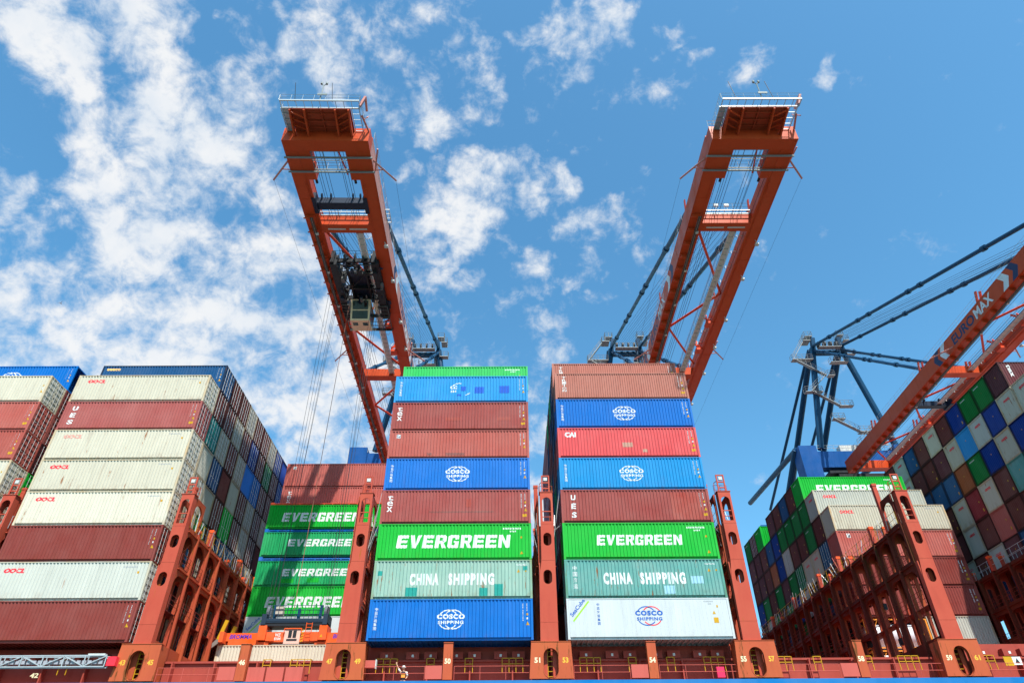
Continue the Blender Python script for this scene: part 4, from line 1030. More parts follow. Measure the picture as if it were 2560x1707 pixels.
for k in range(5): mb.bar((1.15, -.8, .45+k*.3), (1.65, -.8, .45+k*.3), .04, .04)
mb.box(-.75, .75, -.7, -.62, 1.25, 1.33); mb.bar((-.75, -.66, .9), (-.75, -.66, 1.3), .06, .06); mb.bar((.75, -.66, .9), (.75, -.66, 1.3), .06, .06)
mb.build('ladder', M_SPR, sp)
mb = MB().box(-.68, .68, -.62, -.5, .05, 1.2); mb.build('gearbox', plain('gear_pale', (.62, .42, .34), .5), sp)
mb = MB().box(-.35, -.05, -.64, -.622, .55, 1.15).box(.05, .35, -.64, -.622, .55, 1.15).box(-.45, .45, -.64, -.622, .3, .45); mb.build('hose_bay', M_BLACK, sp)
mb = MB()
for k in range(5): mb.add([(.72, -.53, .2+k*.22), (.95, -.53, .3+k*.22), (.95, -.53, .4+k*.22), (.72, -.53, .3+k*.22)], [(0, 1, 2, 3)])
mb.build('hazard_stripe', M_YEL, sp)
for x in (-4.5, 4.5):
    v, f = place2d(text_polys('BROMMA', .03, .2), x-1.0, .52, 1.95, .36); mb = MB(); mb.v = [(a, -.426, b) for a, b in v]; mb.f = list(f); mb.build('lettering', plain('maker_blue', (.07, .03, .35), .5), sp)
v, f = join2d(place2d(text_polys('WZ', .03), -1.55, .68, .5, .26), place2d(text_polys('SP8104', .03), -1.85, .38, .85, .24)); mb = MB(); mb.v = [(a, -.506, b) for a, b in v]; mb.f = list(f); mb.build('lettering', M_WTX, sp)
mb = MB().add([(a, -.508, b) for a, b in tri(-2.6, .55, .26)[0]], [(0, 1, 2)]).add([(a, -.76, b) for a, b in tri(2.55, .55, .26)[0]], [(0, 1, 2)]); mb.build('warning_sticker', M_YEL, sp)
for y in (-1.15, 1.0):
    mb = MB().add(*[[(-6.55, y, -.35), (-6.0, y, .1), (-5.8, y, .5), (-6.2, y, .45), (-6.6, y, .0), (-6.55, y+.14, -.35), (-6.0, y+.14, .1), (-5.8, y+.14, .5), (-6.2, y+.14, .45), (-6.6, y+.14, .0)],
                    [(0,1,2,3,4), (9,8,7,6,5), (0,5,6,1), (1,6,7,2), (2,7,8,3), (3,8,9,4), (4,9,5,0)]]); mb.build('guide_flipper', plain('flipper_grey', (.2, .17, .15), .6), sp)
    MB().bar((-6.15, y+.07, .3), (-5.75, y+.07, 1.9), .32, .16).build('flipper_arm', M_YEL, sp)
hb = MB().box(-2.85, 2.85, -.75, .75, 1.78, 2.12).box(-2.9, -2.5, -.8, .8, 1.6, 2.5).box(2.5, 2.9, -.8, .8, 1.6, 2.5).box(-2.7, 2.7, -.77, -.76, 1.9, 1.95)
hb = hb.build('head_block', plain('headblock_blue', (.018, .035, .06), .5), sp)
mb = MB().box(-2.9, 2.9, -.7, .7, 1.5, 1.77); mb.build('twistlock_beam', M_BLACK, sp)
for x in (-2.55, 2.55):
    mb = MB().tube((x-.12, 0, 2.75), (x+.12, 0, 2.75), .58, 16); mb.box(x-.2, x+.2, -.2, .2, 2.2, 3.2); mb.build('sheave', plain('sheave_grey', (.10, .11, .13), .6), hb)
for x in (-2.0, 2.0, .1): MB().bar((x, -.1, 2.1), (x*1.04, -.1, 3.4 if abs(x) > 1 else 3.1), .22, .22).build('mast_post', M_CBLUE, hb)
MB().rail((-2.3, -.72, 2.12), (2.3, -.72, 2.12), 1.1, .77, .025, (.33, .66)).rail((-2.3, .72, 2.12), (2.3, .72, 2.12), 1.1, .77, .025, (.5,)).build('handrail', plain('rail_blue', (.025, .06, .10), .5), hb)
MB().box(-1.9, -1.25, -.5, .0, 2.5, 2.9).box(-1.9, -1.25, -.5, .0, 3.0, 3.2).build('control_box', plain('box_beige', (.42, .38, .32), .6), hb)
for (x, y) in ((-2.75, -.35), (-2.45, -.3), (-2.7, .4), (-2.4, .45), (2.75, -.35), (2.45, -.3), (2.7, .4), (2.4, .45), (-.35, -.3), (-2.2, .1)):
    MB().tube((x, y, 2.9), (x*1.02, y*3.5 if abs(x) > 1 else y, 42.0), .019 if abs(x) > 1 else .03, 5, False).build('hoist_rope', M_ROPE if abs(x) > 1 else plain('cable_rust', (.25, .10, .07), .7), sp)

# ------------------------------------------------------------------ cranes
WB = 8.6
def make_crane(x0, rz, label, trolley=False, dark_y=None):
    o = thing('quay_crane', label, 'crane', (x0, 0, -9.0), 'quay cranes with raised frames over the ship', rz)
    z0 = 44.0+9.0; Hg = 2.3; YH = 64.5
    boom = MB()
    for u in (0, WB-1.32):
        boom.box(u, u+1.32, -9.4, YH, z0, z0+Hg)
        boom.v += []; 
        k = len(boom.v)
        ys = [(-10.75, z0+.55), (-9.4, z0)]
    for u in (0, WB-1.32): boom.box(u+.05, u+1.27, -9.4, YH, z0+Hg, z0+Hg+.06)
    boom.box(0, WB, -10.75, -9.45, z0, z0+2.0)
    for u in (0, WB-1.32): boom.box(u, u+1.32, -9.46, -9.39, z0+.01, z0+Hg-.01)
    for u in (0, WB-1.32):
        for y in (-3.2, 6.5, 16.2, 25.9, 35.6, 45.3, 55.0):
            boom.box(u-.02, u+1.34, y, y+.035, z0-.02, z0+Hg+.02)
        boom.box(u+.10, u+.13, -5.5, YH, z0-.03, z0-.002); boom.box(u+1.19, u+1.22, -5.5, YH, z0-.03, z0-.002)
    # corbels carrying the end stops
    boom.box(1.33, 2.5, -9.44, -5.8, z0+.02, z0+1.3); boom.box(WB-2.5, WB-1.33, -9.44, -5.8, z0+.02, z0+1.3)
    # inner rail flange
    boom.box(1.322, 1.62, -5.78, YH, z0+.06, z0+.16); boom.box(WB-1.62, WB-1.322, -5.78, YH, z0+.06, z0+.16)
    b = boom.build('boom', M_CRANE, o)
    mb = MB().box(1.33, WB-1.33, .55, 1.85, z0+.05, z0+1.55); mb.build('cross_beam', M_CRANE, b)
    for k in range(2): MB().box(2.2+k*2.4, 4.2+k*2.4, 1.15, 1.35, z0+.02, z0+.048).build('light_strip', M_PALE, b)
    MB().box(1.33, WB-1.33, 31.0, 32.3, z0+.05, z0+1.3).build('cross_beam', M_CRANE, b)
    MB().box(1.33, WB-1.33, 62.5, 64.0, z0+.05, z0+1.6).build('cross_beam', M_CRANE, b)
    # diagonal bracing tubes
    nodes = [(1.6, 2.2), (7.0, 13.5), (1.6, 20.6), (7.0, 29.3)]; 
    for (a, c) in zip(nodes, nodes[1:]): MB().tube((a[0], a[1], z0+.8), (c[0], c[1], z0+.8), .16, 8).build('brace', M_CRANEB, b)
    nodes = [(7.0, 33.3), (1.6, 40.5), (7.0, 48.5), (1.6, 56.0), (7.0, 62.0)]
    for (a, c) in zip(nodes, nodes[1:]): MB().tube((a[0], a[1], z0+.8), (c[0], c[1], z0+.8), .16, 8).build('brace', M_CRANEB, b)
    # tip platform: recessed soffit with ribs, grating walkways and rails
    zt = z0+1.45
    mb = MB().box(1.2, WB-1.5, -13.35, -10.76, zt, zt+.12); mb.box(1.2, WB-1.5, -12.1, -12.0, zt-.2, zt); mb.box(4.2, 4.3, -13.3, -10.8, zt-.18, zt)
    mb.box(3.1, 4.1, -13.1, -12.3, zt-.06, zt); mb.box(4.5, 5.7, -12.2, -11.2, zt-.08, zt)
    for y in (-12.9, -11.4): mb.box(2.9, 5.9, y, y+.08, zt-.2, zt)
    mb.build('tip_soffit', paint('soffit_red', (.36, .055, .02), wear=.5, streak=False, fadeamt=.2, fade=(.3,.03,.02)), b)
    for u in (1.25, 2.65, WB-2.95, WB-1.65): MB().bar((u, -13.4, zt-.15), (u, -10.7, zt-.75), .16, .40).build('tip_rib', M_CRANE, b)
    for (a, c) in (((1.3, -13.2), (2.6, -12.5)), ((1.3, -12.5), (2.6, -11.8)), ((1.3, -11.8), (2.6, -11.1)), ((7.0, -13.2), (5.75, -12.5)), ((7.0, -12.5), (5.75, -11.8)), ((7.0, -11.8), (5.75, -11.1))):
        MB().bar((a[0], a[1], zt-.3), (c[0], c[1], zt-.3), .10, .16).build('tip_strut', M_CRANE, b)
    mb = MB()
    def grate(x0_, x1_, y0_, y1_, z_, step=.62):
        mb.box(x0_, x1_, y0_, y0_+.06, z_, z_+.14); mb.box(x0_, x1_, y1_-.06, y1_, z_, z_+.14); mb.box(x0_, x0_+.06, y0_+.06, y1_-.06, z_, z_+.14); mb.box(x1_-.06, x1_, y0_+.06, y1_-.06, z_, z_+.14)
        n = int((x1_-x0_)/step); 
        for i in range(1, n): x_ = x0_+(x1_-x0_)*i/n; mb.box(x_-.02, x_+.02, y0_+.06, y1_-.06, z_+.02, z_+.10)
        n = int((y1_-y0_)/step)
        for i in range(1, n): y_ = y0_+(y1_-y0_)*i/n; mb.box(x0_+.06, x1_-.06, y_-.02, y_+.02, z_+.02, z_+.10)
    grate(.45, WB-.5, -14.25, -13.42, zt-.05, .72); grate(.35, 1.12, -13.42, -10.2, zt-.05); grate(WB-1.4, WB-.6, -13.42, -10.2, zt-.05)
    mb.box(.45, WB-.5, -14.29, -14.25, zt-.03, zt+.13); mb.box(.42, 1.05, -13.3, -10.6, zt+.10, zt+.11)
    pf = mb.build('tip_walkway', M_GALV, b)
    MB().rail((.4, -14.25, zt+.1), (WB-.5, -14.25, zt+.1), .85, 1.1, .02, (.5,)).rail((.35, -14.25, zt+.1), (.35, -10.2, zt+.1), .85, 1.0, .02, (.5,)).rail((WB-.5, -14.25, zt+.1), (WB-.5, -10.2, zt+.1), .85, 1.0, .02, (.5,)).rail((.05, -10.6, z0+2.1), (1.3, -10.6, z0+2.1), 1.1, .6, .028).build('handrail', M_GALV, b)
    for u in (2.4, 6.0): MB().tube((u-.5, -14.1, zt), (u-.9, -14.3, zt+2.9), .03, 5).build('lightning_rod', M_BLACK, b)
    mb = MB().tube((4.3, -14.2, zt+.1), (4.3, -14.2, zt+2.6), .05, 6).tube((4.3, -14.2, zt+2.6), (4.05, -14.2, zt+2.9), .05, 6).tube((4.3, -14.2, zt+2.6), (4.55, -14.2, zt+2.9), .05, 6)
    mb.tube((4.05, -14.2, zt+2.85), (4.05, -14.2, zt+3.1), .12, 8).tube((4.55, -14.2, zt+2.85), (4.55, -14.2, zt+3.1), .12, 8).box(4.0, 4.9, -14.4, -14.33, zt+.75, zt+1.0); mb.build('wind_vane', M_GRATE, b)
    mb = MB().bar((WB-.55, -13.6, zt+.1), (WB-.15, -13.7, zt+1.5), .22, .22).bar((WB-.15, -13.7, zt+1.5), (WB-.2, -12.3, zt+1.2), .2, .2).tube((WB-.35, -12.2, zt), (WB-.2, -11.6, zt+1.3), .06, 6).tube((WB-.0, -12.4, zt), (WB-.2, -11.6, zt+1.3), .06, 6).bar((WB-.5, -12.6, zt+.05), (WB-.1, -10.8, zt+.05), .16, .16); mb.build('service_jib', plain('jib_pink', (.52, .20, .16), .5), b)
    # maintenance platform between the girders behind the tip
    mb = MB()
    grate(1.33, WB-1.33, -9.3, -6.95, z0+.2, 1.0)
    for y in (-8.8, -7.0): mb.bar((-.15, y, z0-.16), (WB+.15, y, z0-.16), .14, .16)
    mb.build('service_platform', M_GRATE, b)
    MB().rail((1.4, -9.2, z0+.3), (WB-1.4, -9.2, z0+.3), 1.0, 1.1, .025).rail((1.4, -7.0, z0+.3), (WB-1.4, -7.0, z0+.3), 1.0, 1.1, .025).build('handrail', M_GALV, b)
    MB().box(1.4, 2.6, -7.8, -7.1, z0+.36, z0+.5).build('platform_floor', M_CRANEB, b); MB().box(WB-2.6, WB-1.4, -7.8, -7.1, z0+.36, z0+.5).build('platform_floor', M_CRANEB, b); mb = MB().tube((5.1, -9.4, z0+.8), (5.6, -5.8, z0+.9), .09, 6); mb.build('strut', M_CRANEB, b)
    for u in (2.25, WB-2.25): MB().tube((u, -5.8, z0+.5), (u, -5.0, z0+.5), .14, 8).build('buffer', M_BLACK, b)
    # outrigger arms
    for s, ux in ((-1, 0), (1, WB)):
        for ya in (-8.0, 25.0):
            mb = MB().tube((ux, ya, z0+.5), (ux+s*2.15, ya+2.4, z0+.2), .10, 6).tube((ux, ya+1.2, z0+.4), (ux+s*1.0, ya+1.1, z0+.38), .06, 6); 
            if s == 1: mb.tube((ux+.6, ya-1.1, z0+.9), (ux+.1, ya+1.2, z0+.3), .09, 6)
            mb.build('outrigger', plain('jib_pink', (.52, .20, .16), .5), b)
        MB().tube((ux+s*2.1, -5.6, z0+.2), (ux+s*2.1, 60, z0+.0), .012, 4, False).build('guide_wire', M_ROPE, b)
    # festoon brackets and cable rails beneath the left girder
    br = MB().add([(0, 0, 0), (1.0, 0, 0), (.75, 0, -.42), (.1, 0, -.42), (0, .05, 0), (1.0, .05, 0), (.75, .05, -.42), (.1, .05, -.42)], [(0,1,2,3), (7,6,5,4), (0,4,5,1), (1,5,6,2), (2,6,7,3), (3,7,4,0)])
    br.box(-.12, 1.12, -.03, .12, -.50, -.42)
    brm = br.mesh('cable_bracket')
    for k in range(31):
        put('cable_bracket', brm, M_CRANE, b, (.12, -.9+k*2.12, z0))
        if k % 3 == 1: MB().box(.9, 1.2, -.9+k*2.12, -.62+k*2.12, z0-.72, z0-.52).build('floodlight', M_PALE, b)
    mb = MB()
    for u in (.78, 1.02): mb.bar((u, -1, z0-.58), (u, YH, z0-.58), .10, .16)
    mb.build('cable_rail', plain('rail_brown', (.08, .065, .05), .5), b)
    MB().bar((.90, -1, z0-.62), (.90, YH, z0-.62), .05, .08).build('cable_tray', M_GRATE, b)
    # lamps under the right girder
    for y in (3.2, 9.2, 17.3, 23.4, 29.9, 38.4, 46, 54):
        mb = MB().bar((WB-.3, y, z0), (WB+.02, y+.3, z0-.38), .07, .07).box(WB-.30, WB+.12, y+.1, y+.5, z0-.52, z0-.32); mb.build('floodlight', M_PALE, b)
    # inner walkway with hangers along right girder
    mb = MB(); grate(5.15, 5.95, 2.2, 60.0, z0+.35, .95); mb.box(5.25, 5.85, 2.3, 60, z0+.44, z0+.46); mb.build('inner_walkway', M_PALE, b)
    mb = MB()
    for k in range(22):
        y = 3+k*2.6; mb.tube((5.95, y, z0+.4), (6.3, y+.2, z0+.4), .035, 5).tube((6.3, y+.2, z0+.4), (6.5, y+.5, z0+1.1), .035, 5).tube((6.5, y+.5, z0+1.1), (7.28, y+.6, z0+1.1), .035, 5)
    mb.build('walkway_hanger', M_PALE, b)
    MB().rail((5.1, 2.3, z0+.5), (5.1, 60, z0+.5), 1.05, 2.0, .02, (.5,)).build('handrail', M_GALV, b)
    MB().rail((WB+.15, -9.5, z0+Hg-.3), (WB+.15, 60, z0+Hg-.3), 1.1, 2.2, .02, (.5,)).rail((0, 2.2, z0+Hg), (0, 60, z0+Hg), .9, 2.2, .02).build('handrail', M_GALV, b)
    mb = MB(); grate(1.3, WB-1.3, .0, .55, z0+1.5, .9); grate(WB, WB+.5, .0, 2.0, z0+1.9); mb.build('cross_walkway', M_GALV, b)
    MB().rail((1.3, 0, z0+1.6), (WB-1.3, 0, z0+1.6), 1.05, 1.0, .025, (.5,)).build('handrail', M_GALV, b)
    for u in (3.3, 4.5): MB().box(u, u+.5, .2, .4, z0+2.5, z0+2.9).tube((u+.25, .3, z0+1.6), (u+.25, .3, z0+2.5), .03, 5).build('floodlight', M_PALE, b)
    # stay brackets on girder tops
    for y in (1.2, 17.5, 34.2, 52.0):
        for u in (.25, WB-1.0):
            mb = MB().bar((u, y, z0+Hg), (u-.1, y-.7, z0+Hg+1.5), .12, .5).bar((u+.6, y, z0+Hg), (u+.5, y-.7, z0+Hg+1.5), .12, .5); mb.build('stay_bracket', M_CRANEB, b)
    for y in (18.5, 24.5, 46.0): MB().bar((WB-1.5, y, z0+.1), (WB-2.3, y+1.8, z0+2.4), .16, .3).bar((WB-2.3, y, z0+.4), (WB-1.6, y+1.6, z0+2.4), .14, .3).box(WB-2.4, WB-1.5, y+.0, y+1.1, z0-.1, z0+.25).build('latch_frame', M_CRANEB, b)
    MB().box(WB+.001, WB+.006, -9.3, YH, z0+.01, z0+Hg-.01).build('sunlit_web', paint('sunlit_red', (.50, .22, .17), wear=.1, rough=.5, fadeamt=.3, fade=(.5, .28, .24), streak=False), b)  # paler plate: sunlight on the outer girder face put into its colour
    # boom lettering
    for sx, ux in ((-1, -.006), (1, WB+.012)):
        def ly(a): return (24.6-a) if sx < 0 else (14.8+a)
        v1, f1 = place2d(text_polys('EURO', .03), 0, .45, 5.6, 1.45); v2, f2 = place2d(text_polys('MAX', .03), 5.9, .45, 4.1, 1.45)
        mb = MB(); mb.v = [(ux, ly(a), z0+c) for a, c in v1]; mb.f = list(f1); mb.build('lettering', M_NTX, b)
        mb = MB(); mb.v = [(ux, ly(a), z0+c) for a, c in v2]; mb.f = list(f2); mb.build('lettering', M_WTX, b)
        for (y, d, mt) in ((29.2, 1, M_NTX), (27.4, 1, M_WTX), (12.6, -1, M_WTX), (10.6, -1, M_NTX)):
            mb = MB(); w = 1.1; t = .8*d
            mb.v = [(ux, y, z0+.02), (ux, y-w, z0+.02), (ux, y-w+t, z0+1.15), (ux, y-w, z0+Hg-.02), (ux, y, z0+Hg-.02), (ux, y+t, z0+1.15)]
            mb.f = [(0, 1, 2, 5), (5, 2, 3, 4)]; mb.build('chevron', mt, b)
    # trolley ropes along the boom
    for u, zz in ((2.55, .9), (2.8, .9), (3.15, 1.1), (3.5, 1.1), (5.0, 1.1), (5.25, .9), (5.6, .9), (5.8, 1.1), (1.9, .5), (6.9, .5)):
        MB().tube((u, -9.4, z0+zz), (u, YH, z0+zz), .024, 5, False).build('rope', M_ROPE, b)
    # apex frame
    zA = 74.2+9.0; cx = WB/2+.75; hw = 3.1; yA = 66.0
    ap = MB()
    for s in (-1, 1):
        ap.tube((cx+s*hw, yA, zA), (cx+s*(7.9 if s < 0 else 7.0), yA+.3, 50+9), .62, 12)
    ap.bar((cx-hw, yA, zA-1.2), (cx+hw, yA, zA-1.2), .9, .9)
    ap.bar((cx-hw-.2, yA-.2, zA-1.8), (cx-hw+.5, yA-.4, zA+2.4), .8, 1.0); ap.bar((cx+hw+.2, yA-.2, zA-1.8), (cx+hw-.3, yA-.4, zA+2.4), .8, 1.0)
    ap = ap.build('apex_frame', M_CBLUE, o, smooth=False)
    for s in (-1, 1):
        MB().tube((cx+s*hw-.4, yA+.5, zA-.5), (cx+s*hw-.6, 86, 60.2+9), .62, 12).tube((cx+s*hw-.6, 86, 60.2+9), (cx+s*hw-.7, 100, 50+9), .62, 12).build('rear_leg', M_CBLUE, ap)
        MB().tube((cx+s*hw-.6, yA+.6, zA), (cx+s*hw-1.5, 108, 55+9), .33, 10).build('back_stay', M_CBLUE, ap)
    mb = MB()
    for k in range(4): mb.tube((cx-2.1+k*1.25, yA-.8, zA+.4), (cx-1.8+k*1.25, yA-.8, zA+.4), .75, 14)
    mb.build('sheave', M_BLACK, ap)
    mb = MB()
    M_ST = plain('stair_grey', (.25, .26, .26), .5)
    def pf_(x, y, z, w, d, r=True):
        mb = MB()
        mb.box(x, x+w, y, y+d, z, z+.15)
        if r: mb.rail((x, y, z+.15), (x+w, y, z+.15), 1.1, 1.0, .045, (.5,)); mb.rail((x, y, z+.15), (x, y+d, z+.15), 1.1, 1.0, .045, (.5,)); mb.rail((x+w, y, z+.15), (x+w, y+d, z+.15), 1.1, 1.0, .045, (.5,))
        mb.build('platform', M_ST, ap)
    pf_(cx-hw-2.0, yA-1.2, zA+1.4, 1.6, 2); pf_(cx+hw+.6, yA-1.2, zA+1.4, 1.2, 2); pf_(cx-hw-1.2, yA-1, zA+2.7, 1.6, 1.6); pf_(cx+hw-.3, yA-1, zA+2.9, 1.4, 1.6)
    pf_(cx-2.4, yA-1.9, zA-.8, 4.8, 1.2); pf_(cx-hw-5.4, yA-1.0, zA-3.4, 4.4, 1.3); pf_(cx-.8, yA-1.6, zA-4.6, 3.6, 1.2); pf_(cx+hw+.4, yA-1, zA-2.2, 1.8, 1.2)
    pf_(cx-7.8, yA-.9, zA-11.5, 3.6, 1.1); pf_(cx-1.6, yA-.9, zA-15, 2.6, 1.1); pf_(cx-4.0, yA-.9, zA-18, 2.4, 1.1); pf_(cx+3.2, yA-.9, zA-20.4, 2.8, 1.3); pf_(cx+.4, yA-.9, zA-21, 2.8, 1.3); pf_(cx+8.2, yA-2, zA-18.6, 1.8, 2)
    pf_(cx-2.0, yA-.9, zA-7.5, 1.4, 1.1); pf_(cx+3.6, yA-.9, zA-22.3, 3, 1.2)
    def st_(a, c):
        MB().bar(a, c, .8, .14).rail(Vector(a)+Vector((0,-.4,.1)), Vector(c)+Vector((0,-.4,.1)), 1.0, 1.1, .04, (.5,)).build('stair', M_ST, ap)
    st_((cx-hw-2.0, yA-.6, zA+1.3), (cx-hw-5.2, yA-.6, zA-3.3)); st_((cx-hw-4.6, yA-.6, zA-3.5), (cx-2.4, yA-.6, zA-7.5)); st_((cx-2.8, yA-.6, zA-7.6), (cx-6.6, yA-.6, zA-11.4)); st_((cx-6.0, yA-.6, zA-11.6), (cx-1.6, yA-.6, zA-15))
    st_((cx-4.0, yA-.6, zA-17.8), (cx+.6, yA-.6, zA-21)); st_((cx+3.4, yA-.6, zA-20.4), (cx-1.0, yA-.6, zA-24)); st_((cx+5.0, yA-.6, zA-20.5), (cx+4.6, yA-.6, zA-24))
    # forestays
    def stay(a, c, r, nm='forestay'):
        a = Vector(a); c = Vector(c); mb = MB().tube(a, c, r, 10)
        for f in (.12, .30, .36, .55, .60, .82): p = a+(c-a)*f; d = (c-a).normalized(); mb.tube(p-d*.35, p+d*.35, r*1.45, 10)
        mb.build(nm, M_CBLUE, ap)
    for s, ub in ((-1, .65), (1, WB-.65)):
        stay((cx+s*hw, yA-.5, zA+.3), (ub, 1.2, z0+Hg+.7), .30)
        stay((cx+s*hw, yA-.5, zA-.9), (ub, 34.2, z0+Hg+.7), .28)
    for k in range(11):
        u0 = cx-2.3+k*.46; MB().tube((u0, yA-.6, zA+.9), (2.0+k*.46, 1.6+(k % 3)*.4, z0+1.6), .022, 5, False).build('rope', M_ROPE, ap)
    for k in range(4): MB().tube((cx-1.6+k*1.0, yA-.4, zA+.2), (2.2+k*1.2, 33, z0+1.4), .02, 5, False).build('rope', M_ROPE, ap)
    # portal: blue legs, portal beam, side braces
    pm = MB()
    pm.box(-7.6, -4.2, 65.2, 68.6, 0, 50.3+9); pm.box(WB+2.3, WB+5.6, 65.2, 68.6, 0, 50.3+9)
    pm.box(-4.2, WB+2.3, 66.0, 68.2, 46.0+9, 49.4+9); pm.box(-7.6, -4.2, 95, 98, 0, 46+9); pm.box(WB-.5, WB+2.5, 95, 98, 0, 46+9)
    pm.box(-4.2, WB-.5, 95.5, 97.5, 44+9, 47+9)
    pm.box(-7.0, -5.0, 68.6, 95, 30+9, 32.5+9); pm.box(WB+.5, WB+2.3, 68.6, 95, 30+9, 32.5+9)
    pm.build('portal', M_CBLUEB, o)
    for u in (-6.6, WB+4.0): MB().tube((u-.8, 67, 50.3+9), (u-.8, 99, 53.0+9), .55, 12).tube((u-.8, 67, 50.3+9), (u-.8, 95, 33+9), .7, 12).build('side_brace', M_CBLUE, o)
    mb = MB().rail((-4.2, 65.9, 49.5+9), (WB+5.7, 65.9, 49.5+9), 1.1, 1.2, .04, (.5,)).box(1, 5, 66.5, 68, 49.4+9, 50.9+9).box(7, 9, 66.5, 68, 49.4+9, 50.4+9); mb.build('portal_walkway', M_PALE, o)
    mb = MB().box(-2.5, 3.0, 66.2, 75, 44.9+9, 45.4+9).box(-1, WB+2, 66.0, 90, 43.9+9, 44.6+9); mb.build('machinery_floor', M_BLACK, o)
    if dark_y is not None:
        mb = MB().box(1.35, WB-1.35, dark_y, dark_y+1.0, z0+.15, z0+1.0).box(1.3, 1.75, dark_y-.8, dark_y+1.4, z0-.05, z0+.9).box(WB-1.75, WB-1.3, dark_y-.8, dark_y+1.4, z0-.05, z0+.9)
        for u in (2.2, 3.2, 5.6, 6.4): mb.tube((u-.06, dark_y-.25, z0+1.0), (u+.06, dark_y-.25, z0+1.0), .28, 10)
        mb.build('rope_carriage', M_NAVY, o)
    if trolley:
        t = MB()
        for u in (1.45, 6.35): t.box(u, u+.85, 6.2, 16.5, z0-.75, z0+.75); t.box(u+.05, u+.5, 5.9, 7.4, z0-.6, z0+1.2)
        for y in (6.4, 8.6, 11.2, 13.2): t.box(2.07, 6.55, y, y+.28, z0-.1, z0+.45)
        for u in (3.0, 5.2): t.box(u, u+.22, 6.7, 13.2, z0-.05, z0+.35)
        for (a, c) in (((2.1, 8.8), (3.0, 11.2)), ((3.2, 6.8), (5.2, 8.6)), ((5.4, 11.4), (6.5, 13.2)), ((3.2, 11.2), (5.2, 8.9))): t.bar((a[0], a[1], z0+.1), (c[0], c[1], z0+.1), .09, .12)
        t.box(2.1, 6.5, 16.0, 16.2, z0-.6, z0-.3); t.box(1.5, 7.2, 19.4, 19.55, z0-.2, z0+.0)
        tr = t.build('trolley', M_BLACK, o)
        for u, y in ((2.25, 6.5), (3.1, 6.35), (4.3, 6.35), (5.3, 6.4), (6.3, 6.5), (2.3, 9.6), (6.2, 9.7), (2.4, 12.4), (6.1, 12.3)): MB().tube((u-.09, y, z0+.5), (u+.09, y, z0+.5), .48, 12).build('sheave', plain('sheave_dark', (.06, .065, .07), .5), tr)
        rnd = random.Random(5)
        for k in range(110):
            u = rnd.choice([rnd.uniform(1.3, 2.5), rnd.uniform(6.0, 7.3), rnd.uniform(2.3, 6.3)]); y = rnd.uniform(6.4, 14.5) if u < 2.6 or u > 5.9 else rnd.choice([rnd.uniform(6.2, 8.2), rnd.uniform(11.5, 13.5)])
            w, d, h = rnd.uniform(.1, .5), rnd.uniform(.15, .8), rnd.uniform(.1, .6); zz = z0+rnd.uniform(-1.3, .6)
            MB().box(u, u+w, y, y+d, zz, zz+h).build('machine_part', rnd.choice([M_BLACK, M_BLACK, M_NAVY, plain('part_grey', (.12, .12, .12), .5)]), tr)
        MB().box(3.2, 5.6, 8.9, 13.2, z0+.4, z0+.9).build('winch_deck', M_NAVY, tr)
        mb = MB(); grate(2.1, 6.5, 6.9, 8.4, z0-.2, .55); grate(1.5, 2.6, 13.5, 16.6, z0-.9, .6); grate(6.1, 7.3, 13.8, 16.0, z0-.9, .6); grate(1.5, 7.2, 16.6, 19.5, z0-.4, .8)
        mb.bar((1.5, 16.6, z0-.45), (3.0, 19.5, z0-.45), .06, .1); mb.bar((7.2, 16.6, z0-.45), (5.6, 19.5, z0-.45), .06, .1)
        mb.build('trolley_grating', plain('grating_dark', (.09, .09, .085), .6), tr)
        MB().rail((1.5, 6.1, z0+.5), (7.2, 6.1, z0+.5), .9, .9, .03).rail((1.5, 19.6, z0-.3), (7.2, 19.6, z0-.3), 1.0, .9, .03, (.5,)).rail((1.5, 13.5, z0-.8), (1.5, 16.6, z0-.8), 1, .7, .04).rail((7.3, 13.8, z0-.8), (7.3, 16.2, z0-.8), 1, .7, .04).build('handrail', M_BLACK, tr)
        # operator cabin
        cxa, cxb = 2.75, 5.15; zf = z0-2.75; zc = z0-.2
        mb = MB(); mb.v = [(cxa,14.3,zf),(cxb,14.3,zf),(cxb,16.5,zf),(cxa,16.5,zf),(cxa-.05,13.2,zc),(cxb+.05,13.2,zc),(cxb+.05,16.6,zc),(cxa-.05,16.6,zc)]
        mb.f = [(0,3,2,1),(4,5,6,7),(0,1,5,4),(1,2,6,5),(2,3,7,6),(3,0,4,7)]
        cab = mb.build('cabin', M_BEIGE, tr)
        def lerp(s, h, off=.03):                                    # point on slanted windscreen
            y = 14.3+(13.2-14.3)*h; return (cxa+(cxb-cxa)*s, y-off, zf+(zc-zf)*h-.01)
        for (h0, h1) in ((.08, .46), (.52, .93)):
            mb = MB(); mb.v = [lerp(.09, h0), lerp(.91, h0), lerp(.91, h1), lerp(.09, h1)]; mb.f = [(0,1,2,3)]; mb.build('window', M_GLASS, cab)
        mb = MB(); mb.v = [(cxb+.03, 14.4, zf+.3), (cxb+.03, 16.2, zf+.3), (cxb+.06, 16.3, zc-.3), (cxb+.06, 13.6, zc-.3)]; mb.f = [(0,1,2,3)]; mb.build('window', M_GLASS, cab)
        for u in (cxa+.25, cxb-.9): MB().box(u, u+.62, 14.75, 15.35, zf-.02, zf-.004).build('floor_window', M_GLASS, cab)
        MB().box(cxa+.1, cxb-.1, 14.2, 14.26, zf+.9, zf+.98).build('lamp_bar', M_WTX, cab)
    return o
c1 = make_crane(-12.15, R(.75), 'red crane boom on the left carrying the dark trolley and operator cabin', trolley=True, dark_y=-2.55)
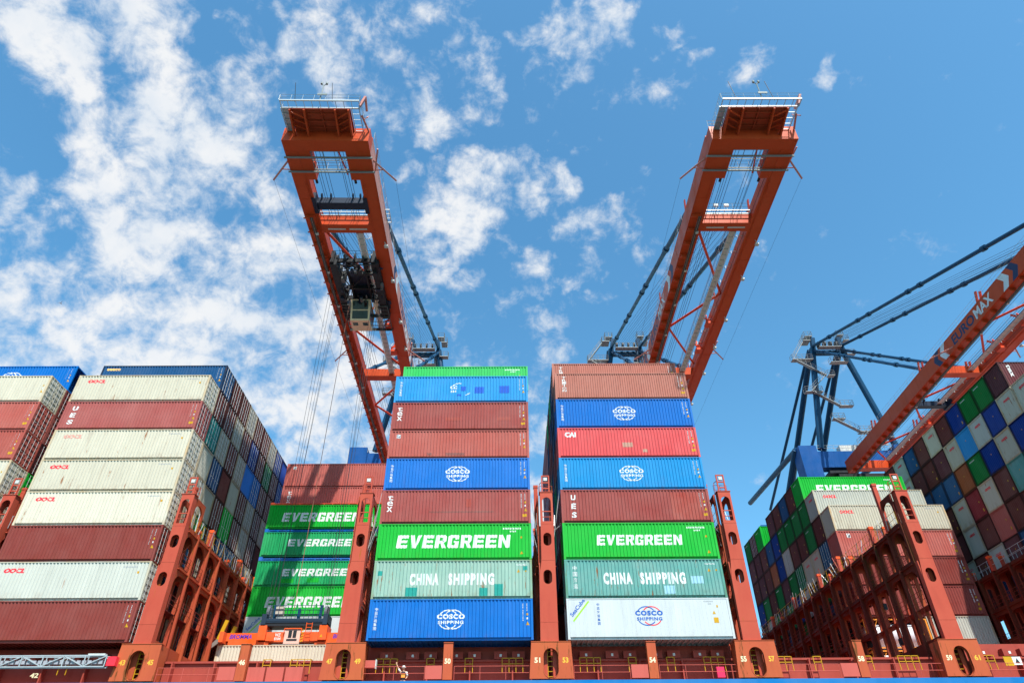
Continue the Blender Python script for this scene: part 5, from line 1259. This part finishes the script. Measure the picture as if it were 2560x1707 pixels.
c2 = make_crane(30.75, 0.0, 'red crane boom right of centre with empty girders and clear trolley track', dark_y=None)
c3 = make_crane(73.3, R(-1.1), 'rightmost crane, tall blue frame and lettered boom running out of the picture', dark_y=40.5)

# quay and water
o = MB().box(-400, 500, 61.0, 500, -20, -9.0).build('quay', plain('concrete', (.32, .31, .29), .8)); tag(o, kind='structure')
w = MB(); w.v = [(-3000, -3000, -14), (3000, -3000, -14), (3000, 3000, -14), (-3000, 3000, -14)]; w.f = [(0,1,2,3)]
m = bpy.data.materials.new('sea_water'); m.use_nodes = True; b = m.node_tree.nodes['Principled BSDF']; b.inputs['Base Color'].default_value = (.03, .07, .07, 1); b.inputs['Roughness'].default_value = .12
nz = m.node_tree.nodes.new('ShaderNodeTexNoise'); nz.inputs['Scale'].default_value = 1.2; nz.inputs['Detail'].default_value = 5
bp_ = m.node_tree.nodes.new('ShaderNodeBump'); bp_.inputs['Strength'].default_value = .6; bp_.inputs['Distance'].default_value = .4
g = m.node_tree.nodes.new('ShaderNodeTexCoord'); m.node_tree.links.new(g.outputs['Object'], nz.inputs['Vector']); m.node_tree.links.new(nz.outputs['Fac'], bp_.inputs['Height']); m.node_tree.links.new(bp_.outputs[0], b.inputs['Normal'])
o = w.build('water', m); tag(o, kind='structure')
print('containers', NCONT[0])

o = MB(); o.v = [(-.22,0,.0),(.0,-.05,.03),(.22,0,0),(0,.05,-.03),(0,.0,.06),(-.05,-.1,.02),(-.25,-.55,.14),(-.12,-.10,.03),(-.05,.1,.02),(-.25,.55,.14),(-.12,.10,.03),(.05,-.08,.03),(.05,.08,.03),(-.3,-.03,.0),(-.3,.03,.0)]
o.f = [(0,1,4),(1,2,4),(2,3,4),(3,0,4),(0,3,2,1),(5,6,7),(11,5,7),(8,10,9),(12,10,8),(0,13,14)]
o = o.build('gull', M_PALE); o.location = Vector((CX, CY, CZ))+pixdir(140, 697)*110; o.rotation_euler = (0, 0, 1.2); tag(o, 'tiny gull gliding in front of the clouds at left', 'bird')
